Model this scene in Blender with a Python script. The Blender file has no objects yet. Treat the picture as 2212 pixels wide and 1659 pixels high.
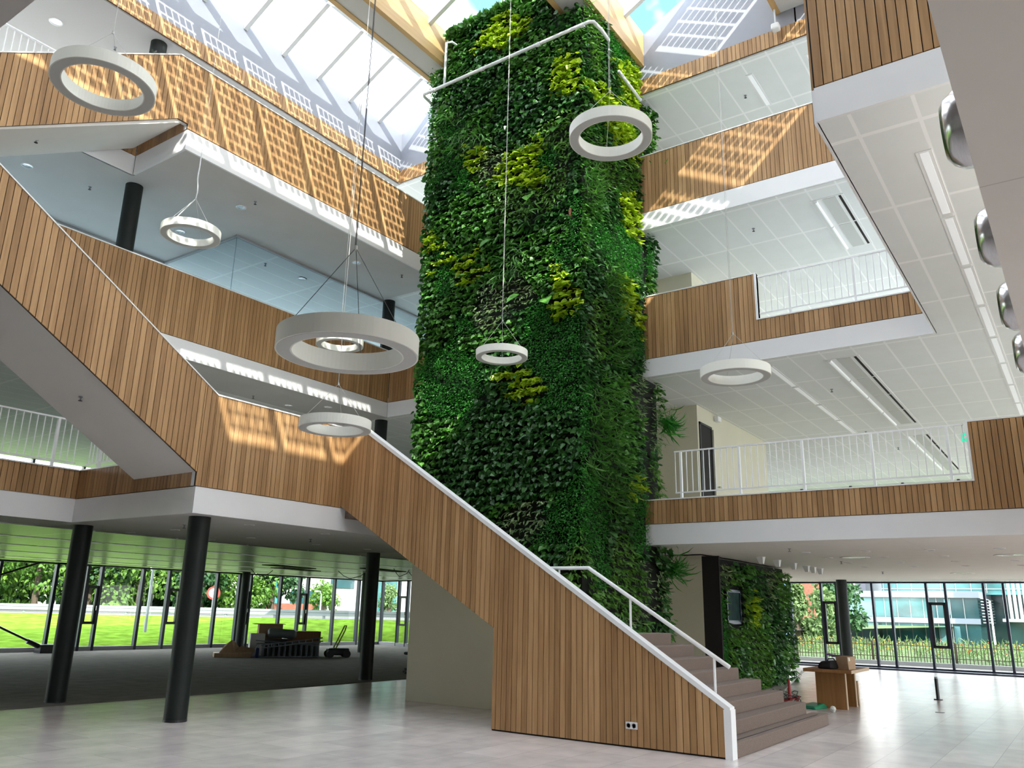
import bpy, math, random
import numpy as np
from mathutils import Vector, Matrix
random.seed(7); RNG = np.random.default_rng(11)
S = bpy.context.scene; C = S.collection

# ------------------------------------------------------------------ camera
F = Vector((0.787926, 0.552963, 0.26832)); yaw, pitch, roll = 0.612987374, 0.271651515, 0.022518466
cy, sy, cp, sp = math.cos(yaw), math.sin(yaw), math.cos(pitch), math.sin(pitch)
F = Vector((cp*cy, cp*sy, sp)); R0 = Vector((sy, -cy, 0)); U0 = R0.cross(F)
R = math.cos(roll)*R0 + math.sin(roll)*U0; U = -math.sin(roll)*R0 + math.cos(roll)*U0
cam = bpy.data.cameras.new('camera'); cam.sensor_width = 36; cam.sensor_fit = 'HORIZONTAL'
cam.lens = 1757.7562/2212*36; cam.clip_end = 1000; cam.clip_start = 0.05
co = bpy.data.objects.new('camera', cam); C.objects.link(co); S.camera = co
co.matrix_world = Matrix(((R.x, U.x, -F.x, 0), (R.y, U.y, -F.y, 0), (R.z, U.z, -F.z, 1.6), (0, 0, 0, 1)))

# ------------------------------------------------------------------ light and view
S.view_settings.view_transform = 'Standard'; S.view_settings.look = 'None'
S.view_settings.exposure = 1.26; S.view_settings.gamma = 1; S.view_settings.use_curve_mapping = False
cyc = S.cycles
cyc.use_denoising = True; cyc.max_bounces = 7; cyc.diffuse_bounces = 5; cyc.glossy_bounces = 3
cyc.transmission_bounces = 4; cyc.transparent_max_bounces = 14; cyc.sample_clamp_indirect = 6
cyc.caustics_reflective = False; cyc.caustics_refractive = False
w = bpy.data.worlds.new('sky'); S.world = w; w.use_nodes = True
nt = w.node_tree; nt.nodes.clear()
def N(nt, t, **k):
    n = nt.nodes.new(t)
    for a, b in k.items(): setattr(n, a, b)
    return n
out = N(nt, 'ShaderNodeOutputWorld'); bg = N(nt, 'ShaderNodeBackground'); tc = N(nt, 'ShaderNodeTexCoord')
sep = N(nt, 'ShaderNodeSeparateXYZ'); nz = N(nt, 'ShaderNodeTexNoise'); cr = N(nt, 'ShaderNodeValToRGB')
nz.inputs['Scale'].default_value = 4.2; nz.inputs['Detail'].default_value = 5; nz.inputs['Distortion'].default_value = .3
gr = N(nt, 'ShaderNodeValToRGB'); mx = N(nt, 'ShaderNodeMix', data_type='RGBA')
gr.color_ramp.elements[0].color = (.09, .14, .22, 1); gr.color_ramp.elements[1].color = (.08, .16, .30, 1); gr.color_ramp.elements[1].position = .9
cr.color_ramp.elements[0].position = .38; cr.color_ramp.elements[1].position = .52
skm = N(nt, 'ShaderNodeMapping'); skm.inputs['Location'].default_value = (.9, .35, .0); nt.links.new(tc.outputs['Generated'], skm.inputs[0]); nt.links.new(skm.outputs[0], nz.inputs['Vector']); nt.links.new(tc.outputs['Generated'], sep.inputs[0])
nt.links.new(sep.outputs['Z'], gr.inputs[0]); nt.links.new(nz.outputs['Fac'], cr.inputs[0])
nt.links.new(cr.outputs[0], mx.inputs['Factor']); nt.links.new(gr.outputs[0], mx.inputs['A']); mx.inputs['B'].default_value = (1, 1, 1, 1)
nt.links.new(mx.outputs['Result'], bg.inputs['Color']); bg.inputs['Strength'].default_value = 5.0
nt.links.new(bg.outputs[0], out.inputs[0])
sl = bpy.data.lights.new('sun', 'SUN'); sl.energy = 6.0; sl.angle = math.radians(.42); sl.color = (1, .93, .82)
so = bpy.data.objects.new('sun', sl); C.objects.link(so); so.location = (0, 0, 30)
so.rotation_euler = Vector((.66, 1, -.98)).to_track_quat('-Z', 'Y').to_euler()

# ------------------------------------------------------------------ materials
def mat(name, col, rough=.6, metal=0, spec=.5, noise=0, nscale=8, bump=0, stretch=None, emit=None):
    m = bpy.data.materials.new(name); m.use_nodes = True; t = m.node_tree; b = t.nodes['Principled BSDF']
    b.inputs['Roughness'].default_value = rough; b.inputs['Metallic'].default_value = metal
    b.inputs['Specular IOR Level'].default_value = spec; b.inputs['Base Color'].default_value = (*col, 1)
    if emit: b.inputs['Emission Color'].default_value = (*col, 1); b.inputs['Emission Strength'].default_value = emit
    if noise or bump:
        c = N(t, 'ShaderNodeTexCoord'); mp = N(t, 'ShaderNodeMapping'); n = N(t, 'ShaderNodeTexNoise')
        if stretch: mp.inputs['Scale'].default_value = stretch
        n.inputs['Scale'].default_value = nscale; n.inputs['Detail'].default_value = 4
        t.links.new(c.outputs['Object'], mp.inputs[0]); t.links.new(mp.outputs[0], n.inputs['Vector'])
        if noise:
            r = N(t, 'ShaderNodeValToRGB'); r.color_ramp.elements[0].position = .3; r.color_ramp.elements[1].position = .7
            r.color_ramp.elements[0].color = (*[x*(1-noise) for x in col], 1); r.color_ramp.elements[1].color = (*[min(1, x*(1+noise)) for x in col], 1)
            t.links.new(n.outputs['Fac'], r.inputs[0]); t.links.new(r.outputs[0], b.inputs['Base Color'])
        if bump:
            bp = N(t, 'ShaderNodeBump'); bp.inputs['Strength'].default_value = bump; bp.inputs['Distance'].default_value = .02
            t.links.new(n.outputs['Fac'], bp.inputs['Height']); t.links.new(bp.outputs[0], b.inputs['Normal'])
    return m
def math2(t, op, a, b=None):
    n = N(t, 'ShaderNodeMath', operation=op)
    for i, v in enumerate((a, b)):
        if v is None: continue
        if isinstance(v, (int, float)): n.inputs[i].default_value = v
        else: t.links.new(v, n.inputs[i])
    return n.outputs[0]
def lines(t, x, per, off, wid):          # 1 on the line, 0 elsewhere
    a = math2(t, 'FRACT', math2(t, 'DIVIDE', math2(t, 'SUBTRACT', x, off - wid/2 - per*400), per))
    return math2(t, 'LESS_THAN', a, wid/per)
def gridmat(name, base, line, ux, uo, vy, vo, wx, wy, rough, noise=.04, metal=0, vary=0, bump=0, spec=.5, brick=False, extra=None):
    m = mat(name, base, rough, metal, spec); t = m.node_tree; b = t.nodes['Principled BSDF']
    c = N(t, 'ShaderNodeTexCoord'); s = N(t, 'ShaderNodeSeparateXYZ'); t.links.new(c.outputs['Object'], s.inputs[0])
    y = s.outputs['Y']; x = s.outputs['X']
    if brick:
        row = math2(t, 'FLOOR', math2(t, 'DIVIDE', math2(t, 'SUBTRACT', y, vo - vy*400), vy))
        x = math2(t, 'ADD', x, math2(t, 'MULTIPLY', math2(t, 'MODULO', row, 2), ux/2))
    g = math2(t, 'MAXIMUM', lines(t, x, ux, uo, wx), lines(t, y, vy, vo, wy))
    if extra: g = math2(t, 'MAXIMUM', g, math2(t, 'MULTIPLY', lines(t, y, *extra), .5))
    n = N(t, 'ShaderNodeTexNoise'); n.inputs['Scale'].default_value = 3; n.inputs['Detail'].default_value = 6; t.links.new(c.outputs['Object'], n.inputs['Vector'])
    r = N(t, 'ShaderNodeValToRGB'); r.color_ramp.elements[0].position = .3; r.color_ramp.elements[1].position = .7
    r.color_ramp.elements[0].color = (*[k*(1-noise) for k in base], 1); r.color_ramp.elements[1].color = (*[k*(1+noise) for k in base], 1)
    t.links.new(n.outputs['Fac'], r.inputs[0]); colr = r.outputs[0]
    if vary:
        cx = math2(t, 'FLOOR', math2(t, 'DIVIDE', math2(t, 'SUBTRACT', x, uo - ux*400), ux)); cyy = math2(t, 'FLOOR', math2(t, 'DIVIDE', math2(t, 'SUBTRACT', y, vo - vy*400), vy))
        cb = N(t, 'ShaderNodeCombineXYZ'); t.links.new(cx, cb.inputs[0]); t.links.new(cyy, cb.inputs[1])
        wn = N(t, 'ShaderNodeTexWhiteNoise'); t.links.new(cb.outputs[0], wn.inputs['Vector'])
        v = math2(t, 'ADD', math2(t, 'MULTIPLY', wn.outputs['Value'], vary), 1 - vary/2)
        hs = N(t, 'ShaderNodeHueSaturation'); t.links.new(colr, hs.inputs['Color']); t.links.new(v, hs.inputs['Value']); colr = hs.outputs[0]
    q = N(t, 'ShaderNodeMix', data_type='RGBA'); t.links.new(g, q.inputs['Factor']); t.links.new(colr, q.inputs['A']); q.inputs['B'].default_value = (*line, 1)
    t.links.new(q.outputs['Result'], b.inputs['Base Color'])
    if bump:
        bp = N(t, 'ShaderNodeBump'); bp.inputs['Strength'].default_value = bump; bp.inputs['Distance'].default_value = .004
        t.links.new(math2(t, 'SUBTRACT', 1, g), bp.inputs['Height']); t.links.new(bp.outputs[0], b.inputs['Normal'])
    return m
def glassmat(name, tint, refl=.08, rough=0):
    m = bpy.data.materials.new(name); m.use_nodes = True; t = m.node_tree; t.nodes.clear()
    o = N(t, 'ShaderNodeOutputMaterial'); a = N(t, 'ShaderNodeBsdfTransparent'); g = N(t, 'ShaderNodeBsdfGlossy'); x = N(t, 'ShaderNodeMixShader')
    a.inputs[0].default_value = (*tint, 1); g.inputs['Roughness'].default_value = rough
    f = N(t, 'ShaderNodeFresnel'); f.inputs[0].default_value = 1.35
    gm = N(t, 'ShaderNodeNewGeometry')
    t.links.new(math2(t, 'MULTIPLY', math2(t, 'MULTIPLY', f.outputs[0], refl*10), math2(t, 'SUBTRACT', 1, gm.outputs['Backfacing'])), x.inputs[0])
    t.links.new(a.outputs[0], x.inputs[1]); t.links.new(g.outputs[0], x.inputs[2]); t.links.new(x.outputs[0], o.inputs[0])
    return m
def woodmat(name, dark, mid, lite, axis='Z', scale=1.0, rough=.5):
    m = mat(name, mid, rough, 0, .35); t = m.node_tree; b = t.nodes['Principled BSDF']
    c = N(t, 'ShaderNodeTexCoord'); g = N(t, 'ShaderNodeNewGeometry'); mp = N(t, 'ShaderNodeMapping')
    sc = {'Z': (14, 14, .7), 'X': (.7, 14, 14), 'Y': (14, .7, 14)}[axis]; mp.inputs['Scale'].default_value = [k*scale for k in sc]
    ad = N(t, 'ShaderNodeVectorMath', operation='ADD'); sc2 = N(t, 'ShaderNodeVectorMath', operation='SCALE')
    cb = N(t, 'ShaderNodeCombineXYZ')
    for i in range(3): t.links.new(g.outputs['Random Per Island'], cb.inputs[i])
    sc2.inputs['Scale'].default_value = 53; t.links.new(cb.outputs[0], sc2.inputs[0])
    t.links.new(c.outputs['Object'], ad.inputs[0]); t.links.new(sc2.outputs[0], ad.inputs[1]); t.links.new(ad.outputs[0], mp.inputs[0])
    n = N(t, 'ShaderNodeTexNoise'); n.inputs['Scale'].default_value = 1.6; n.inputs['Detail'].default_value = 6; n.inputs['Distortion'].default_value = .6
    t.links.new(mp.outputs[0], n.inputs['Vector'])
    f = math2(t, 'ADD', math2(t, 'ADD', math2(t, 'MULTIPLY', n.outputs['Fac'], .62), .06), math2(t, 'MULTIPLY', g.outputs['Random Per Island'], .30))
    r = N(t, 'ShaderNodeValToRGB'); e = r.color_ramp.elements; e[0].position = .22; e[1].position = .82; e[0].color = (*dark, 1); e[1].color = (*lite, 1)
    k = e.new(.52); k.color = (*mid, 1); t.links.new(f, r.inputs[0]); t.links.new(r.outputs[0], b.inputs['Base Color'])
    return m
def leafmat(name, c1, c2, rough=.35, trans=.25, spec=.5):
    m = bpy.data.materials.new(name); m.use_nodes = True; t = m.node_tree; b = t.nodes['Principled BSDF']; o = t.nodes['Material Output']
    g = N(t, 'ShaderNodeNewGeometry'); r = N(t, 'ShaderNodeValToRGB'); r.color_ramp.elements[0].color = (*c1, 1); r.color_ramp.elements[1].color = (*c2, 1)
    t.links.new(g.outputs['Random Per Island'], r.inputs[0]); t.links.new(r.outputs[0], b.inputs['Base Color'])
    b.inputs['Roughness'].default_value = rough; b.inputs['Specular IOR Level'].default_value = spec
    tr = N(t, 'ShaderNodeBsdfTranslucent'); x = N(t, 'ShaderNodeMixShader'); x.inputs[0].default_value = trans
    t.links.new(r.outputs[0], tr.inputs[0]); t.links.new(b.outputs[0], x.inputs[1]); t.links.new(tr.outputs[0], x.inputs[2]); t.links.new(x.outputs[0], o.inputs[0])
    return m
M = dict(
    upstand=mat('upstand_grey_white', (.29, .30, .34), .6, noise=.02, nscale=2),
    white=mat('white_paint', (.80, .80, .81), .5, noise=.02, nscale=2),
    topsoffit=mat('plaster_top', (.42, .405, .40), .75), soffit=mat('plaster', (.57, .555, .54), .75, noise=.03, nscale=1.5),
    cream=mat('cream_wall_paint', (.60, .57, .44), .7, noise=.03, nscale=1.2),
    wood=woodmat('oak_slats', (.225, .12, .048), (.405, .232, .103), (.575, .36, .175)),
    beamwood=woodmat('laminated_wood', (.42, .25, .10), (.55, .35, .15), (.62, .42, .2), 'X', .6),
    tablewood=woodmat('table_wood', (.16, .07, .025), (.26, .12, .04), (.36, .18, .07)),
    edgewood=woodmat('pale_wood', (.38, .25, .15), (.48, .33, .2), (.55, .4, .25)),
    dark=mat('black_backing', (.012, .01, .009), .9),
    column=mat('dark_grey_paint', (.015, .020, .019), .5, 0, .25, noise=.1, nscale=3),
    black=mat('black_metal', (.012, .014, .018), .35),
    blue_black=mat('dark_blue_grey_metal', (.02, .025, .05), .35),
    greyframe=mat('grey_sill', (.33, .34, .35), .5),
    steel=mat('brushed_steel', (.62, .61, .62), .22, 1, noise=.06, nscale=30, stretch=(1, 8, 1)),
    ring=mat('lamp_shell', (.84, .85, .78), .5),
    diffuser=mat('lamp_diffuser', (.55, .56, .54), .6),
    rail=mat('white_rail_paint', (.86, .87, .88), .35),
    carpet_step=mat('brown_grey_carpet', (.205, .155, .13), .95, noise=.22, nscale=120, bump=.5),
    carpet=mat('dark_grey_carpet', (.15, .142, .122), .95, noise=.2, nscale=3, bump=.2),
    pipe=mat('white_plastic_pipe', (.7, .72, .74), .35),
    wire=mat('thin_wire', (.55, .55, .52), .4),
    darkwire=mat('dark_wire', (.04, .04, .04), .5),
    pv_frame=mat('skylight_aluminium', (.80, .84, .86), .4),
    tile=gridmat('tiled_ceiling', (.76, .775, .77), (.90, .90, .90), 1.70, 14.45, .5425, 1.29, .06, .035, .65, .02),
    nearplain=mat('flight_plaster', (.80, .775, .74), .7, noise=.02, nscale=1.5),
    nearceil=gridmat('near_plaster_ceiling', (.86, .82, .77), (.66, .62, .58), 3.39, 2.58, 2.26, -1.5, .006, .006, .75, .02),
    tile_plain=gridmat('plaster_ceiling', (.82, .79, .75), (.66, .64, .61), 3.39, 15.0, 2.26, .2, .006, .006, .75, .02),
    slat=gridmat('metal_slat_ceiling', (.36, .37, .36), (.70, .72, .66), 1.7, 1.2, .34, .1, .05, .03, .30, .03, .3, 0, 0, .6),
    floor=gridmat('stone_tile_floor', (.64, .585, .565), (.40, .37, .35), 1.13, .2, .565, .1, .006, .006, .25, .10, 0, .16, .1, .3, True),
    grass=mat('grass', (.106, .195, .024), .9, 0, 0, noise=.35, nscale=2.2, bump=.6),
    gravel=mat('gravel', (.20, .185, .175), .95, noise=.5, nscale=60, bump=.5),
    road=mat('asphalt', (.055, .055, .058), .9, noise=.1, nscale=20),
    earth=mat('planted_ground', (.05, .09, .02), .95, noise=.3, nscale=3),
    galv=mat('galvanised_steel', (.24, .26, .30), .5, .2),
    paintwhite=mat('matt_white', (.8, .8, .8), .6), outwhite=mat('dimmed_outdoor_white', (.36, .37, .38), .6),  # outwhite is the matt white darkened so strong outdoor light does not clip
    wallwhite=mat('white_facade_panels', (.33, .32, .34), .6, noise=.05, nscale=.4),
    brick=mat('red_brick', (.24, .085, .055), .85, noise=.25, nscale=4),
    teal=mat('teal_glass', (.035, .15, .155), .08, 0, .9, noise=.55, nscale=.35, stretch=(1, 1, 1)),
    tealdark=mat('dark_teal_glass', (.025, .075, .085), .08, 0, .8, noise=.4, nscale=.3),
    tealpale=mat('pale_aqua_glass', (.14, .30, .33), .15, 0, .8, noise=.15, nscale=.5),
    panel=mat('grey_facade_band', (.22, .25, .31), .5),
    stick=mat('weathered_wood_sticks', (.10, .075, .055), .85),
    bark=mat('bark', (.09, .07, .05), .9),
    cardboard=mat('cardboard', (.42, .28, .17), .8, noise=.05, nscale=20),
    paperwhite=mat('white_label', (.75, .75, .72), .7),
    purple=mat('purple_cloth', (.05, .015, .09), .7), blackcloth=mat('black_fabric', (.008, .008, .009), .8),
    redplastic=mat('red_plastic', (.32, .02, .02), .4), greenplastic=mat('green_plastic', (.01, .22, .11), .4),
    foil=mat('crumpled_white_plastic', (.6, .6, .56), .3), bluepl=mat('blue_plastic', (.01, .02, .12), .4),
    mower=mat('dark_green_metal', (.02, .03, .028), .4), limegreen=mat('lime_tube', (.35, .55, .03), .4),
    plastgrey=mat('grey_wrapped_bundle', (.16, .19, .19), .5), redpaint=mat('red_sign_paint', (.55, .04, .03), .4),
    lit=mat('lit_diffuser', (.95, .97, 1), .5, emit=.06),
    flower_y=mat('yellow_flowers', (.40, .24, .01), .8), flower_r=mat('orange_flowers', (.6, .12, .04), .8),
    brown=mat('brown_leaf', (.18, .05, .01), .6), greensign=mat('green_exit_sign', (.01, .45, .25), .4, emit=.6),
    glass=glassmat('window_glass', (.83, .85, .845)), skyglass=glassmat('skylight_glass', (.71, .745, .775), .06),
    partition=glassmat('tinted_partition_glass', (.66, .73, .76), .1), screen=mat('dark_screen_glass', (.015, .04, .037), .6, 0, .05, noise=.4, nscale=6),
    felt=mat('black_felt', (.006, .008, .005), .95),
    L_dark=leafmat('dark_green_leaves', (.014, .075, .012), (.055, .19, .035)),
    L_mid=leafmat('green_leaves', (.035, .15, .015), (.12, .33, .05)),
    L_yel=leafmat('chartreuse_leaves', (.25, .42, .012), (.50, .66, .035), .4, .35),
    L_fern=leafmat('bright_fine_leaves', (.018, .17, .014), (.07, .36, .04), .5, .35),
    L_lance=leafmat('lance_leaves', (.04, .16, .016), (.15, .34, .04), .4, .3),
    L_grass=leafmat('grassy_leaves', (.03, .14, .015), (.10, .27, .04), .45, .3),
    L_white=leafmat('cream_edged_leaves', (.05, .16, .035), (.40, .52, .24), .4, .3),
    T_dark=leafmat('dark_tree_leaves', (.012, .055, .018), (.05, .14, .04), .6, .3), T_mid=leafmat('tree_leaves', (.05, .15, .018), (.16, .30, .04), .6, .4),
    T_pale=leafmat('pale_tree_leaves', (.07, .15, .04), (.19, .28, .11), .6, .4),
)
def pvmat():
    m = bpy.data.materials.new('solar_cell_glass'); m.use_nodes = True; t = m.node_tree; t.nodes.clear()
    o = N(t, 'ShaderNodeOutputMaterial'); a = N(t, 'ShaderNodeBsdfTransparent'); a.inputs[0].default_value = (.94, .97, .98, 1)
    d = N(t, 'ShaderNodeBsdfDiffuse'); d.inputs[0].default_value = (.02, .035, .12, 1); x = N(t, 'ShaderNodeMixShader')
    c = N(t, 'ShaderNodeTexCoord'); s = N(t, 'ShaderNodeSeparateXYZ'); t.links.new(c.outputs['Object'], s.inputs[0])
    # object origin sits at the lower left corner of the pane: X across, Y up the slope (plan length)
    def cell(v, start, pitch, gap, n):
        q = math2(t, 'DIVIDE', math2(t, 'SUBTRACT', v, start), pitch); fr = math2(t, 'FRACT', q)
        a1 = math2(t, 'GREATER_THAN', fr, gap/pitch); a2 = math2(t, 'MULTIPLY', math2(t, 'GREATER_THAN', q, 0), math2(t, 'LESS_THAN', q, n))
        return math2(t, 'MULTIPLY', a1, a2)
    k = math2(t, 'MULTIPLY', cell(s.outputs['X'], .062, .155, .034, 6), cell(s.outputs['Y'], .07, .137, .030, 10))
    t.links.new(math2(t, 'MULTIPLY', k, .93), x.inputs[0]); t.links.new(a.outputs[0], x.inputs[1]); t.links.new(d.outputs[0], x.inputs[2]); t.links.new(x.outputs[0], o.inputs[0])
    return m
M['pv'] = pvmat()

# ------------------------------------------------------------------ mesh helpers
class MB:
    def __init__(s): s.v = []; s.f = []
    def add(s, vs, fs):
        n = len(s.v); s.v += [tuple(p) for p in vs]; s.f += [tuple(i + n for i in f) for f in fs]; return s
    def box(s, x0, x1, y0, y1, z0, z1):
        return s.add([(x, y, z) for z in (z0, z1) for x, y in ((x0, y0), (x1, y0), (x1, y1), (x0, y1))], [(3, 2, 1, 0), (4, 5, 6, 7), (0, 1, 5, 4), (1, 2, 6, 5), (2, 3, 7, 6), (3, 0, 4, 7)])
    def obox(s, c, sx, sy, sz, rz=0, rx=0, ry=0):
        m = Matrix.Translation(c) @ Matrix.Rotation(rz, 4, 'Z') @ Matrix.Rotation(ry, 4, 'Y') @ Matrix.Rotation(rx, 4, 'X')
        vs = [m @ Vector((x*sx/2, y*sy/2, z*sz/2)) for z in (-1, 1) for x, y in ((-1, -1), (1, -1), (1, 1), (-1, 1))]
        return s.add(vs, [(3, 2, 1, 0), (4, 5, 6, 7), (0, 1, 5, 4), (1, 2, 6, 5), (2, 3, 7, 6), (3, 0, 4, 7)])
    def prism(s, bot, top):       # two matching polygons
        n = len(bot); return s.add(list(bot) + list(top), [tuple(range(n-1, -1, -1)), tuple(range(n, 2*n))] + [(i, (i+1) % n, n + (i+1) % n, n + i) for i in range(n)])
    def poly(s, pts, z0, z1): return s.prism([(x, y, z0) for x, y in pts], [(x, y, z1) for x, y in pts])
    def tube(s, path, r, n=8, cap=True):
        path = [Vector(p) for p in path]; rs = r if isinstance(r, (list, tuple)) else [r]*len(path); vs = []; fs = []; pa = None
        for i, p in enumerate(path):
            d = (path[min(i+1, len(path)-1)] - path[max(i-1, 0)]).normalized()
            if pa is None: pa = d.orthogonal().normalized()
            pa = (pa - d*pa.dot(d)); pa = pa.normalized() if pa.length > 1e-6 else d.orthogonal().normalized(); q = d.cross(pa)
            for k in range(n):
                a = 2*math.pi*k/n; vs.append(p + (pa*math.cos(a) + q*math.sin(a))*rs[i])
        for i in range(len(path)-1):
            for k in range(n): fs.append((i*n+k, i*n+(k+1) % n, (i+1)*n+(k+1) % n, (i+1)*n+k))
        if cap: fs += [tuple(range(n-1, -1, -1)), tuple(range((len(path)-1)*n, len(path)*n))]
        return s.add(vs, fs)
    def lathe(s, c, prof, n=24, axis='Z', closed=False):   # prof: (radius, height)
        vs = []; fs = []; m = len(prof)
        for k in range(n):
            a = 2*math.pi*k/n
            for r, h in prof:
                p = {'Z': (r*math.cos(a), r*math.sin(a), h), 'Y': (r*math.cos(a), h, -r*math.sin(a)), 'X': (h, r*math.cos(a), r*math.sin(a))}[axis]
                vs.append((c[0]+p[0], c[1]+p[1], c[2]+p[2]))
        for k in range(n):
            for i in range(m if closed else m-1): fs.append((k*m+i, ((k+1) % n)*m+i, ((k+1) % n)*m+(i+1) % m, k*m+(i+1) % m))
        return s.add(vs, fs)
    def sphere(s, c, r, n=12, jit=0, sq=(1, 1, 1)):
        vs = []; fs = []
        for i in range(n//2+1):
            t = math.pi*i/(n//2)
            for k in range(n):
                a = 2*math.pi*k/n; q = 1 + random.uniform(-jit, jit)
                vs.append((c[0]+sq[0]*r*q*math.sin(t)*math.cos(a), c[1]+sq[1]*r*q*math.sin(t)*math.sin(a), c[2]+sq[2]*r*q*math.cos(t)))
        for i in range(n//2):
            for k in range(n): fs.append((i*n+k, (i+1)*n+k, (i+1)*n+(k+1) % n, i*n+(k+1) % n))
        return s.add(vs, fs)
    def build(s, name, m, parent=None, local=False, smooth=False):
        me = bpy.data.meshes.new(name); me.from_pydata(s.v, [], s.f); me.update()
        for k in (m if isinstance(m, list) else [m]): me.materials.append(k)
        if smooth:
            me.polygons.foreach_set('use_smooth', [True]*len(me.polygons))
        o = bpy.data.objects.new(name, me); C.objects.link(o)
        if parent:
            o.parent = parent
            if not local:
                M0 = Matrix.Translation(parent.location)
                if parent.parent: M0 = Matrix.Translation(parent.parent.location) @ M0 if parent.type == 'EMPTY' else Matrix.Identity(4)
                if parent.type == 'EMPTY': o.matrix_parent_inverse = M0.inverted()
        return o
def tag(o, label, cat, group=None, kind=None):
    if label: o['label'] = label
    if cat: o['category'] = cat
    if group: o['group'] = group
    if kind: o['kind'] = kind
    return o
def thing(name, label, cat, loc=(0, 0, 0), group=None, rz=0):
    o = bpy.data.objects.new(name, None); o.empty_display_size = .1; C.objects.link(o); o.location = loc; o.rotation_euler = (0, 0, rz)
    return tag(o, label, cat, group)
def struct(name, mb, m, smooth=False, **k):
    o = mb.build(name, m, smooth=smooth); o['kind'] = 'structure'
    for a, b in k.items(): o[a] = b
    return o
def sgroup(name):
    o = bpy.data.objects.new(name, None); C.objects.link(o); o['kind'] = 'structure'; return o
def dup(root, loc=None, label=None, group=None, rz=None):
    r = root.copy(); C.objects.link(r)
    if loc is not None: r.location = loc
    if rz is not None: r.rotation_euler = (0, 0, rz)
    if label: r['label'] = label
    if group: r['group'] = group
    for ch in list(root.children):
        c = ch.copy(); C.objects.link(c); c.parent = r
        for g in list(ch.children):
            d = g.copy(); C.objects.link(d); d.parent = c
    return r
def bevel(o, wd=.01, seg=2):
    b = o.modifiers.new('bevel', 'BEVEL'); b.width = wd; b.segments = seg; b.limit_method = 'ANGLE'; return o

# ------------------------------------------------------------------ floor, slabs, ceilings
UR = 14.28
Z1, Z2, Z3, Z4 = 2.85, 6.14, 9.35, 12.60
struct('floor', MB().box(-6, 31.4, -7, 28.8, -.35, 0), M['floor'])
tag(MB().poly([(-6, 13.85), (15.4, 13.55), (15.4, 12.2), (26.4, 12.5), (26.4, 20.2), (27.2, 23.0), (28.0, 26.7), (20.4, 27.6), (-6, 28.2)], .0, .012).build('carpet', M['carpet']),
    'dark grey carpet covering the floor of the left hall up to the glass front', 'carpet')
def slab(pts, z, zt, mt, name='ceiling'):
    return struct(name, MB().poly(pts, z, zt), mt)
P4 = lambda a, b, c, d: [(a, c), (b, c), (b, d), (a, d)]
T1, T2, T3 = Z1+.5, Z2+.5, Z3+.5
# level 1 slab (ceiling of the ground floor)
slab(P4(UR+.05, 30.9, -7, 14.9), Z1, T1, M['tile_plain'])
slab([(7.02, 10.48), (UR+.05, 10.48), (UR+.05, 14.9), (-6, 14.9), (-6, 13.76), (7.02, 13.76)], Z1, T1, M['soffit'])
slab([(-6, 14.9), (30.9, 14.9), (30.9, 20), (27.9, 20), (28.6, 27.2), (20.4, 28.1), (-6, 28.8)], Z1-.02, T1, M['slat'])
slab(P4(-6, UR+.05, -7, .121), Z1, T1, M['nearceil'])
# level 2 slab
slab(P4(UR+.05, 30.9, -7, 15.3), Z2, T2, M['tile'])
slab(P4(2.2, UR+.05, 13.84, 15.3), Z2, T2, M['soffit'])
slab(P4(2.2, 28.5, 15.3, 28.7), Z2+.01, T2, M['tile'])
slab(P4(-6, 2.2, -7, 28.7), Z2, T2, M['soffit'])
slab(P4(7.21, UR+.05, -7, 1.57), Z2, T2, M['tile'])
# level 3 slab
slab(P4(UR+.05, 24.5, -4, 14.3), Z3, T3, M['tile'])
slab([(7.12, 12.21), (UR+.05, 12.21), (UR+.05, 14.3), (9.8, 14.3), (9.8, 17), (-2, 17), (-2, 13.84), (7.12, 13.84)], Z3, T3, M['soffit'])
slab([(9.8, 14.3), (24.5, 14.3), (24.5, 19.3), (-2, 19.3), (-2, 17), (9.8, 17)], Z3+.01, T3, M['tile'])
# level 4 slab and roof deck round the skylight
slab(P4(UR+.05, 24.5, -4.4, 17.6), Z4, Z4+.7, M['tile'])
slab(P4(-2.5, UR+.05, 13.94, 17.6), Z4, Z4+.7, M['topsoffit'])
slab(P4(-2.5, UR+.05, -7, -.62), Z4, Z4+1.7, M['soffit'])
slab(P4(-6, .35, -7, 17.6), Z4, Z4+1.7, M['soffit'])
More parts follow.
